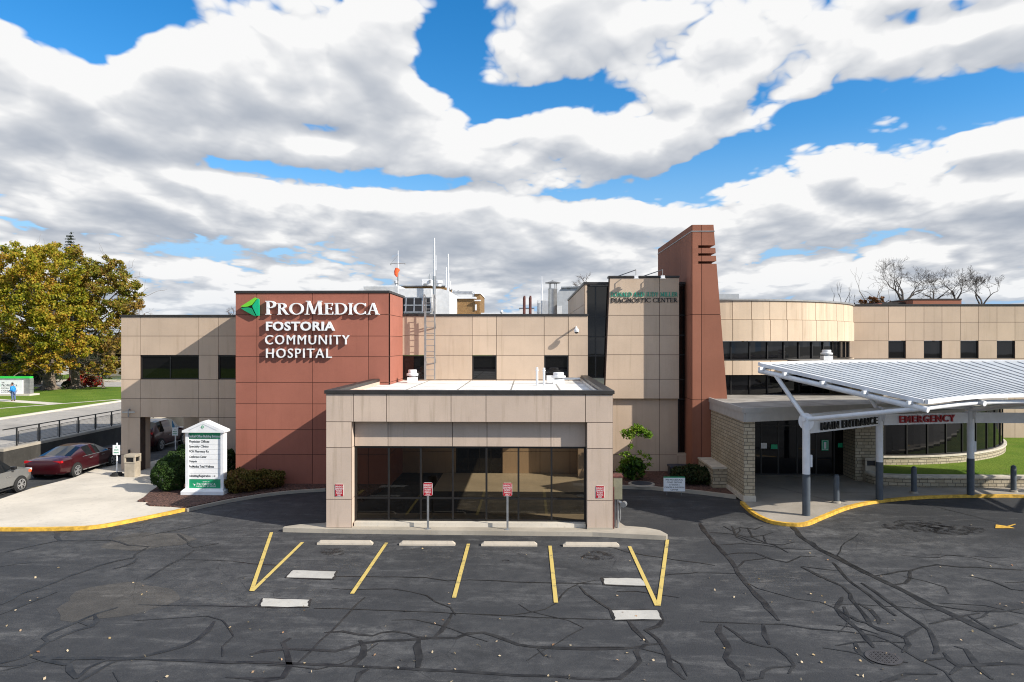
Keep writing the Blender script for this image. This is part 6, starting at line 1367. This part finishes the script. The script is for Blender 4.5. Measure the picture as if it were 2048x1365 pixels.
def crown_tree(name, label, u, v, Y, z0, blobs, nleaf, size, mat, trunk_r, trunk_h, group=None, bark='bark', seed=3, limbs=9, fill=.35):
    """blobs: (u, v, depth offset, radius m) leaf clumps; limbs run from the trunk to the clumps"""
    random.seed(seed); x = X(u, Y); t = thing(name, label, 'tree', (x, Y, z0), group)
    mb = MB(); mb.tube([(x, Y, z0-.1), (x, Y, z0+.12), (x+.02, Y, z0+.6), (x-.05, Y, z0+trunk_h*.5), (x, Y, z0+trunk_h), (x+.1, Y, z0+trunk_h*1.9)], [trunk_r*1.9, trunk_r*1.45, trunk_r*1.1, trunk_r*.92, trunk_r*.85, trunk_r*.5], 14)
    for k in range(7):
        a = k*.9+.3; mb.tube([(x+trunk_r*.9*math.cos(a), Y+trunk_r*.9*math.sin(a), z0+.35), (x+trunk_r*2.3*math.cos(a), Y+trunk_r*2.3*math.sin(a), z0-.05)], [trunk_r*.35, trunk_r*.12], 6)
    cs_ = [Vector((X(bu, Y+dy), Y+dy, Z(bv, Y+dy, bu))) for bu, bv, dy, r in blobs]
    lm = MB()
    for c in cs_:
        zs_ = z0+trunk_h*random.uniform(.9, 1.9); p = Vector((x, Y, min(zs_, c.z-.3))); mid_ = p.lerp(c, .5)+Vector((random.gauss(0, .5), random.gauss(0, .5), random.gauss(0, .4)-.3))
        lm.tube([p, mid_, c], [trunk_r*.32, trunk_r*.2, .05], 6, caps=False)
        for j in range(3): limb(lm, p.lerp(c, random.uniform(.5, .95)), Vector((random.gauss(0, 1), random.gauss(0, 1), random.gauss(.2, .6))), random.uniform(1.2, 2.4), .06, 2, .8, .05, (2, 2))
    tr = mb.build('trunk', bark, t, smooth=True); lm.build('limbs', bark, t)
    pts = []; tot = sum(r**2.0 for *_, r in blobs)
    for c, (bu, bv, dy, r) in zip(cs_, blobs):
        m_ = int(nleaf*r**2.0/tot); sub = max(6, int(r*9)); per = max(1, m_//sub)
        for _ in range(sub):
            d = RNG.normal(size=3); d /= np.linalg.norm(d); cc = np.array(c)+d*r*RNG.uniform(.35, .95)*np.array((1, 1, .75)); rr = r*RNG.uniform(.2, .4)
            pts.append(ball_pts(cc, (rr, rr, rr*.75), per, .1))
    leaves_mesh('crown', np.concatenate(pts), size, mat, t, up=.5); return t
z_l = 1.1
bl1 = [(98, 520, 0, 2.6), (30, 530, 0, 2.5), (60, 545, -3, 2.6), (130, 545, -3, 2.3), (10, 575, -2, 2.8), (75, 590, -5, 2.7), (140, 590, -3, 2.4), (-30, 560, 0, 3.0), (-20, 620, -3, 3.0), (40, 635, -5, 2.8), (105, 640, -5, 2.6), (160, 640, -3, 2.2), (15, 680, -4, 2.4), (70, 690, -5, 2.3), (125, 690, -4, 2.2), (165, 690, -4, 1.8), (85, 725, -4, 1.6), (-40, 690, -2, 2.6), (35, 720, -3, 1.6), (60, 738, -4, 1.1), (105, 738, -5, 1.2), (20, 742, -3, 1.2), (135, 728, -4, 1.3), (120, 500, 2, 1.8), (75, 505, 2, 1.8), (25, 505, 3, 1.7), (100, 620, 3, 3.0), (40, 580, 4, 3.2), (150, 570, 2, 2.2), (-10, 730, -3, 1.7)]
crown_tree('maple_tree', 'big olive-gold maple with thick trunk right of the monument sign', 98, 782, 81, z_l, bl1, 70000, .13, 'leaf_maple', .62, 4.2, 'autumn trees on the far lawn', seed=4)
bl2 = [(190, 545, 0, 2.0), (225, 550, 0, 2.0), (205, 530, 1, 1.7), (245, 575, -1, 2.0), (255, 610, 0, 1.8), (200, 590, -2, 2.2), (170, 555, 0, 2.0), (265, 595, 1, 1.3), (230, 620, -2, 2.0), (180, 630, -2, 2.2), (215, 655, -2, 1.9), (250, 640, 0, 1.5), (190, 690, -3, 1.7), (225, 690, -2, 1.6), (150, 600, 1, 2.2), (225, 725, -3, 1.4), (190, 735, -3, 1.1), (150, 515, 1, 1.6), (240, 530, 0, 1.1), (240, 735, -2, 1.2), (275, 610, 0, .8), (270, 575, 0, .9)]
crown_tree('maple_tree', 'browner thinner maple right behind the first, reaching over the left wing', 151, 779, 83, z_l, bl2, 34000, .12, 'leaf_maple_brown', .46, 4.0, 'autumn trees on the far lawn', seed=9)
# conifer behind, and young street trees
def conifer(label, u, vt, Y, z0, rad, group, seed, mat='needle', n=5000):
    random.seed(seed); x = X(u, Y); h = Z(vt, Y, u)-z0; t = thing('conifer', label, 'tree', (x, Y, z0), group)
    mb = MB(); mb.tube([(x, Y, z0), (x, Y, z0+h*.6), (x, Y, z0+h)], [.3, .16, .02], 7); mb.build('trunk', 'bark_dark', t)
    pts = []; br = MB(); k = 46
    for i in range(k):
        f = (i+1)/k; z = z0+h*(.12+.88*f); rr = rad*(1-f)**.6+.1; 
        for j in range(5):
            a = random.random()*6.28; L = rr*random.uniform(.55, 1.1); tip = (x+L*math.cos(a), Y+L*math.sin(a), z-L*.28+.2)
            br.tube([(x, Y, z), tip], [.035, .01], 4, caps=False); m_ = max(4, int(n*L/(k*5*rad*.5)))
            s_ = RNG.random(m_)[:, None]; q = np.array((x, Y, z))*(1-s_)+np.array(tip)*s_; q += RNG.normal(size=(m_, 3))*np.array((.10, .10, .05))*(1+L*.3); pts.append(q)
    br.build('branches', 'bark_dark', t); leaves_mesh('crown', np.concatenate(pts), .14, mat, t, aspect=.4); return t
conifer('dark spruce top poking up behind the big maple', 142, 468, 100, 1.1, 4.6, 'conifers behind the maples', 5, n=12000)
for k, (u, vt, Y, lab) in enumerate(((10, 640, 92, 'dark low spruce behind the left end of the monument sign'), (48, 655, 95, 'dark low spruce behind the right end of the monument sign'), (78, 690, 90, 'dark low spruce left of the thick maple trunk'))):
    conifer(lab, u, vt, Y, 1.1, 3.0, 'conifers behind the maples', 11+k, n=4200)
for u, v, vt, Y, mat, lab, seed in ((171, 777, 745, 85, 'leaf_orange', 'small thin tree with sparse orange leaves by the cross street', 21), (206, 778, 735, 84, 'leaf_maple', 'small pale-trunked tree with yellow leaves next to the left wing', 22)):
    b = [(u-6, vt+8, 0, .7), (u+6, vt+4, 0, .75), (u, vt, .3, .7), (u+10, vt+12, 0, .6), (u-10, vt+14, 0, .5)]
    crown_tree('young_tree', lab, u, v, Y, z_l, b, 700, .12, mat, .09, 1.6, 'young trees by the cross street', seed=seed)
def shrub(name, label, c, rad, n, size, mat, group=None, z0=0., lobes=1, stems=6, shell=.6, seed=1, cat='shrub', up=.2):
    random.seed(seed); t = thing(name, label, cat, (c[0], c[1], z0), group)
    mb = MB()
    for k in range(stems):
        a = random.random()*6.28; e = random.uniform(.3, .8); q = (c[0]+rad[0]*e*math.cos(a), c[1]+rad[1]*e*math.sin(a), z0+rad[2]*random.uniform(1.0, 1.7))
        mb.tube([(c[0]+.1*math.cos(a), c[1]+.1*math.sin(a), z0-.05), ((c[0]+q[0])/2, (c[1]+q[1])/2, z0+rad[2]*.9), q], [.03, .02, .008], 5)
    mb.build('stems', 'bark_dark', t)
    cc = np.array((c[0], c[1], z0+rad[2]*.95)); d = RNG.normal(size=(n, 3)); d /= np.linalg.norm(d, axis=1)[:, None]
    ph = RNG.random(6)*6.28; w = 1+.10*np.sin(3*d[:, 0]*2+ph[0])*np.sin(4*d[:, 2]+ph[1])+.09*np.sin(7*d[:, 0]+ph[2])*np.sin(6*d[:, 1]+5*d[:, 2]+ph[3])+.05*np.sin(15*d[:, 0]+ph[4])*np.sin(14*d[:, 2]+ph[5])
    p = cc+d*np.array(rad)*(w*(shell+(1-shell)*RNG.random(n)**.5))[:, None]; p[:, 2] = np.maximum(p[:, 2], z0+.02)
    leaves_mesh('foliage', p, size, mat, t, up=up); return t
p = G(131, 778, 1.1); shrub('shrub', 'crimson red shrub between the two maple trunks', (p[0]-.2, p[1]+2.5), (1.2, .9, .75), 1500, .11, 'leaf_red', 'far shrubs', 1.1, seed=2); p = G(152, 777, 1.1); shrub('shrub', 'crimson red shrub behind the second maple trunk', (p[0]+.3, p[1]+3), (1.0, .8, .7), 1100, .11, 'leaf_red', 'far shrubs', 1.1, seed=3)
p = G(118, 779, 1.1); shrub('shrub', 'low green shrub right of the thick maple trunk', (p[0], p[1]+1.5), (.6, .6, .45), 500, .1, 'leaf_dark', 'far shrubs', 1.1, seed=4)
# distant houses and woods that close the view on the left
for k, (u0, u1, v0, Yh, mt, lab) in enumerate(((60, 92, 757, 112, 'white_paint', 'white house wall low behind the conifers'), (112, 128, 742, 125, 'brick', 'small brown house with pale gable far behind the red shrub'), (225, 262, 753, 104, 'white_paint', 'white low building at far end of the cross street'))):
    h_ = thing('far_house', lab, 'house', (X((u0+u1)/2, Yh), Yh, 1.1), 'far houses'); a, b = X(u0, Yh), X(u1, Yh); zt_ = Z(v0, Yh, u0); mb = MB(); mb.box(a, b, Yh, Yh+7, 1.0, zt_); mb.build('walls', mt, h_, uv=True)
    mb = MB(); mb.slab_xz([(a-.3, zt_+.01), (b+.3, zt_+.01), ((a+b)/2, zt_+1.5)], Yh-.3, Yh+7.3); mb.build('roof', 'roof_grey', h_)
pts = []
for k in range(170):
    u = random.uniform(-160, 300); Yw = random.uniform(128, 150); x = X(u, Yw); r = random.uniform(1.6, 3.2); z = random.uniform(1.0, 6.5); pts.append(ball_pts((x, Yw, z), (r, r, r*.8), 260, .3))
for k in range(260):
    x = random.choice((random.uniform(-300, -110), random.uniform(30, 330))); Yw = random.uniform(150, 210); r = random.uniform(2, 4); pts.append(ball_pts((x, Yw, random.uniform(.8, 5.5)), (r*1.3, r, r*.8), 110, .3))
struct(leaves_mesh('distant_woods', np.concatenate(pts), .36, 'leaf_woods', loc=(-95, 135, 1)), 'stuff')
# beds: clipped ball and hedge, spirea, evergreen sapling, low juniper
p = G(332, 985, .15); shrub('boxwood', 'dense dark green clipped round shrub left of the directory sign', (p[0]-.05, p[1]+.55), (.82, .80, .74), 9000, .038, 'leaf_boxwood', 'clipped shrubs by the directory sign', .15, seed=5, shell=.82)
p = (X(362, 33.2), 33.2); shrub('boxwood', 'clipped green hedge shrub just behind the round one', p, (.95, 1.0, .72), 7000, .042, 'leaf_boxwood', 'clipped shrubs by the directory sign', .15, seed=6, shell=.82)
p = (X(392, 34.6), 34.6); shrub('boxwood', 'clipped green shrub directly behind the directory sign', p, (1.0, .8, .85), 5000, .045, 'leaf_boxwood', 'clipped shrubs by the directory sign', .15, seed=7, shell=.82)
p = (X(449, 33.8), 33.8); shrub('boxwood', 'clipped green shrub peeping out right of the directory sign', p, (.55, .6, .70), 3800, .042, 'leaf_boxwood', 'clipped shrubs by the directory sign', .15, seed=8, shell=.82)
p = G(480, 985, .15); shrub('spirea', 'loose olive-brown spreading shrub right of the directory sign', (p[0], p[1]+.2), (.82, .75, .50), 5200, .05, 'leaf_spirea', 'loose brown shrubs along the terracotta block', .15, seed=9, shell=.5)
p = G(528, 978, .15); shrub('spirea', 'lower olive-brown shrub at the foot of terracotta block', (p[0], p[1]+.3), (.85, .7, .40), 4200, .05, 'leaf_spirea', 'loose brown shrubs along the terracotta block', .15, seed=10, shell=.5)
p = (X(1267, 33.9), 33.9); sp = shrub('evergreen_shrub', 'leggy bright green shrub with tufted top against the diagnostic wall', p, (.60, .55, .55), 900, .10, 'leaf_sapling', 'shrubs in the right bed', .14, seed=12, shell=.15)
q = lambda u, v: (X(u, 33.9), 33.9, Z(v, 33.9, u))
mb = MB(); mb.tube([(p[0]-.1, 33.9, .1), q(1257, 905), q(1259, 890), q(1265, 877), q(1271, 872)], [.035, .028, .024, .02, .014], 6); mb.tube([q(1263, 880), q(1256, 873), q(1250, 868)], [.015, .012, .008], 5); mb.tube([q(1271, 872), q(1284, 868), q(1298, 870)], [.014, .012, .008], 5); mb.build('tall_stem', 'bark', sp)
pts = [ball_pts(q(u, v), (r*1.15, r*1.15, r*.95), int(n*.8), .05) for u, v, r, n in ((1246, 908, .16, 30), (1290, 912, .2, 50), (1297, 930, .22, 60), (1240, 940, .2, 60), (1300, 918, .12, 25), (1278, 905, .14, 30), (1272, 862, .36, 330), (1258, 870, .26, 170), (1250, 866, .2, 100), (1284, 862, .26, 160), (1294, 869, .24, 150), (1300, 872, .14, 60), (1275, 855, .2, 100), (1262, 893, .13, 35), (1256, 907, .14, 50), (1252, 918, .2, 100), (1247, 925, .18, 80), (1262, 918, .22, 100))]
leaves_mesh('leaf_tuft', np.concatenate(pts), .075, 'leaf_bright', sp, aspect=.5, up=.6)
p = G(1392, 975, .14); shrub('juniper', 'low dark spreading shrub beside the yard sign', (p[0]+.05, p[1]+1.0), (1.05, .85, .42), 6000, .05, 'leaf_dark', 'shrubs in the right bed', .14, seed=13, shell=.4)
p = G(1428, 978, .14); shrub('juniper', 'low dark shrub against the stone bench wall', (p[0]-.1, p[1]+1.3), (.75, .8, .36), 3600, .05, 'leaf_dark', 'shrubs in the right bed', .14, seed=14, shell=.4)
# bare trees and far crowns above the roofs
bare_tree('tallest bare tree with cut limb, leftmost of the bare trees at right', 1806, 606, 520, 75, .5, lean=(.05, 0), depth=6, r=.19, seed=31, mat='bark_grey', L0=.40); bare_tree('bare tree second from left above the right roof', 1866, 600, 545, 78, .5, depth=6, r=.13, seed=32, mat='bark_grey', L0=.42)
bare_tree('bare tree third from left above the salmon block', 1910, 602, 540, 80, .5, lean=(.05, 0), depth=6, r=.14, seed=36, mat='bark_grey', L0=.42); bare_tree('wide vase-shaped bare tree, rightmost above the right roof', 1962, 609, 548, 70, .5, lean=(.15, 0), depth=6, r=.12, seed=34, mat='bark_grey', L0=.42, spread=.65, up=.2)
for k, (u, vt) in enumerate(((1665, 582), (1682, 575), (1690, 577), (1697, 590), (1709, 593))):
    bare_tree(['thin bare sapling leftmost above the rounded wall', 'thin bare sapling, taller left one of the close pair', 'thin bare sapling, right one of the close pair', 'short bare sapling just right of the close pair', 'short forked sapling left of the rust-brown crown'][k], u, 606, vt, 78, .5, depth=2, r=.05, spread=.35, seed=40+k, L0=.75, group='bare saplings behind the rounded wall', up=.6, name='sapling')
bare_tree('wide pale bare tree behind the grey metal hall', 1172, 578, 546, 90, 0, depth=5, r=.14, spread=.9, seed=51, mat='twig', L0=.42); bare_tree('small brownish bare crown just left of the terracotta block', 461, 636, 613, 75, 0, depth=4, r=.1, spread=.9, seed=52, mat='twig', L0=.45); bare_tree('small pale bare crown beside the maple above the left wing', 288, 636, 608, 110, 0, depth=4, r=.12, spread=.9, seed=53, mat='twig', L0=.45)
b = [(1735, 606, 0, .9), (1748, 603, 0, 1.0), (1760, 604, 0, .9), (1752, 612, 0, 1.2), (1772, 608, 0, .6)]; crown_tree('oak_tree', 'round rust-brown leafy crown left of the tallest bare tree', 1752, 640, 82, .5, b, 1500, .13, 'leaf_rust', .2, 5.5, seed=60)
# fallen leaves on the asphalt
pts = [G(u, v, .035) for u, v in ((870, 1247), (858, 1254), (812, 1222), (607, 1213), (566, 1265), (520, 1260), (500, 1258), (955, 1290), (910, 1306), (865, 1304), (623, 1343), (290, 1225), (75, 1196), (290, 1312), (334, 1353), (1656, 1120), (1580, 1082), (1622, 1188), (1650, 1205), (1625, 1225), (1750, 1241), (1832, 1207), (1922, 1280), (2000, 1208), (1851, 1322), (1690, 1365), (1288, 1280), (1100, 1312), (1026, 1268), (1235, 1320), (1943, 1050), (1430, 1180), (1000, 1238), (745, 1290), (460, 1255), (1500, 1330))]
for _ in range(110): pts.append(G(random.uniform(0, 2048), 1080+285*random.random()**.8, .02))
lv = leaves_mesh('fallen_leaves', pts, .036, 'leaf_litter', loc=(0, 20, 0), up=1.5); struct(lv, 'stuff')
bpy.context.view_layer.update()
for o in bpy.data.objects:
    if '_o' in o: del o['_o']
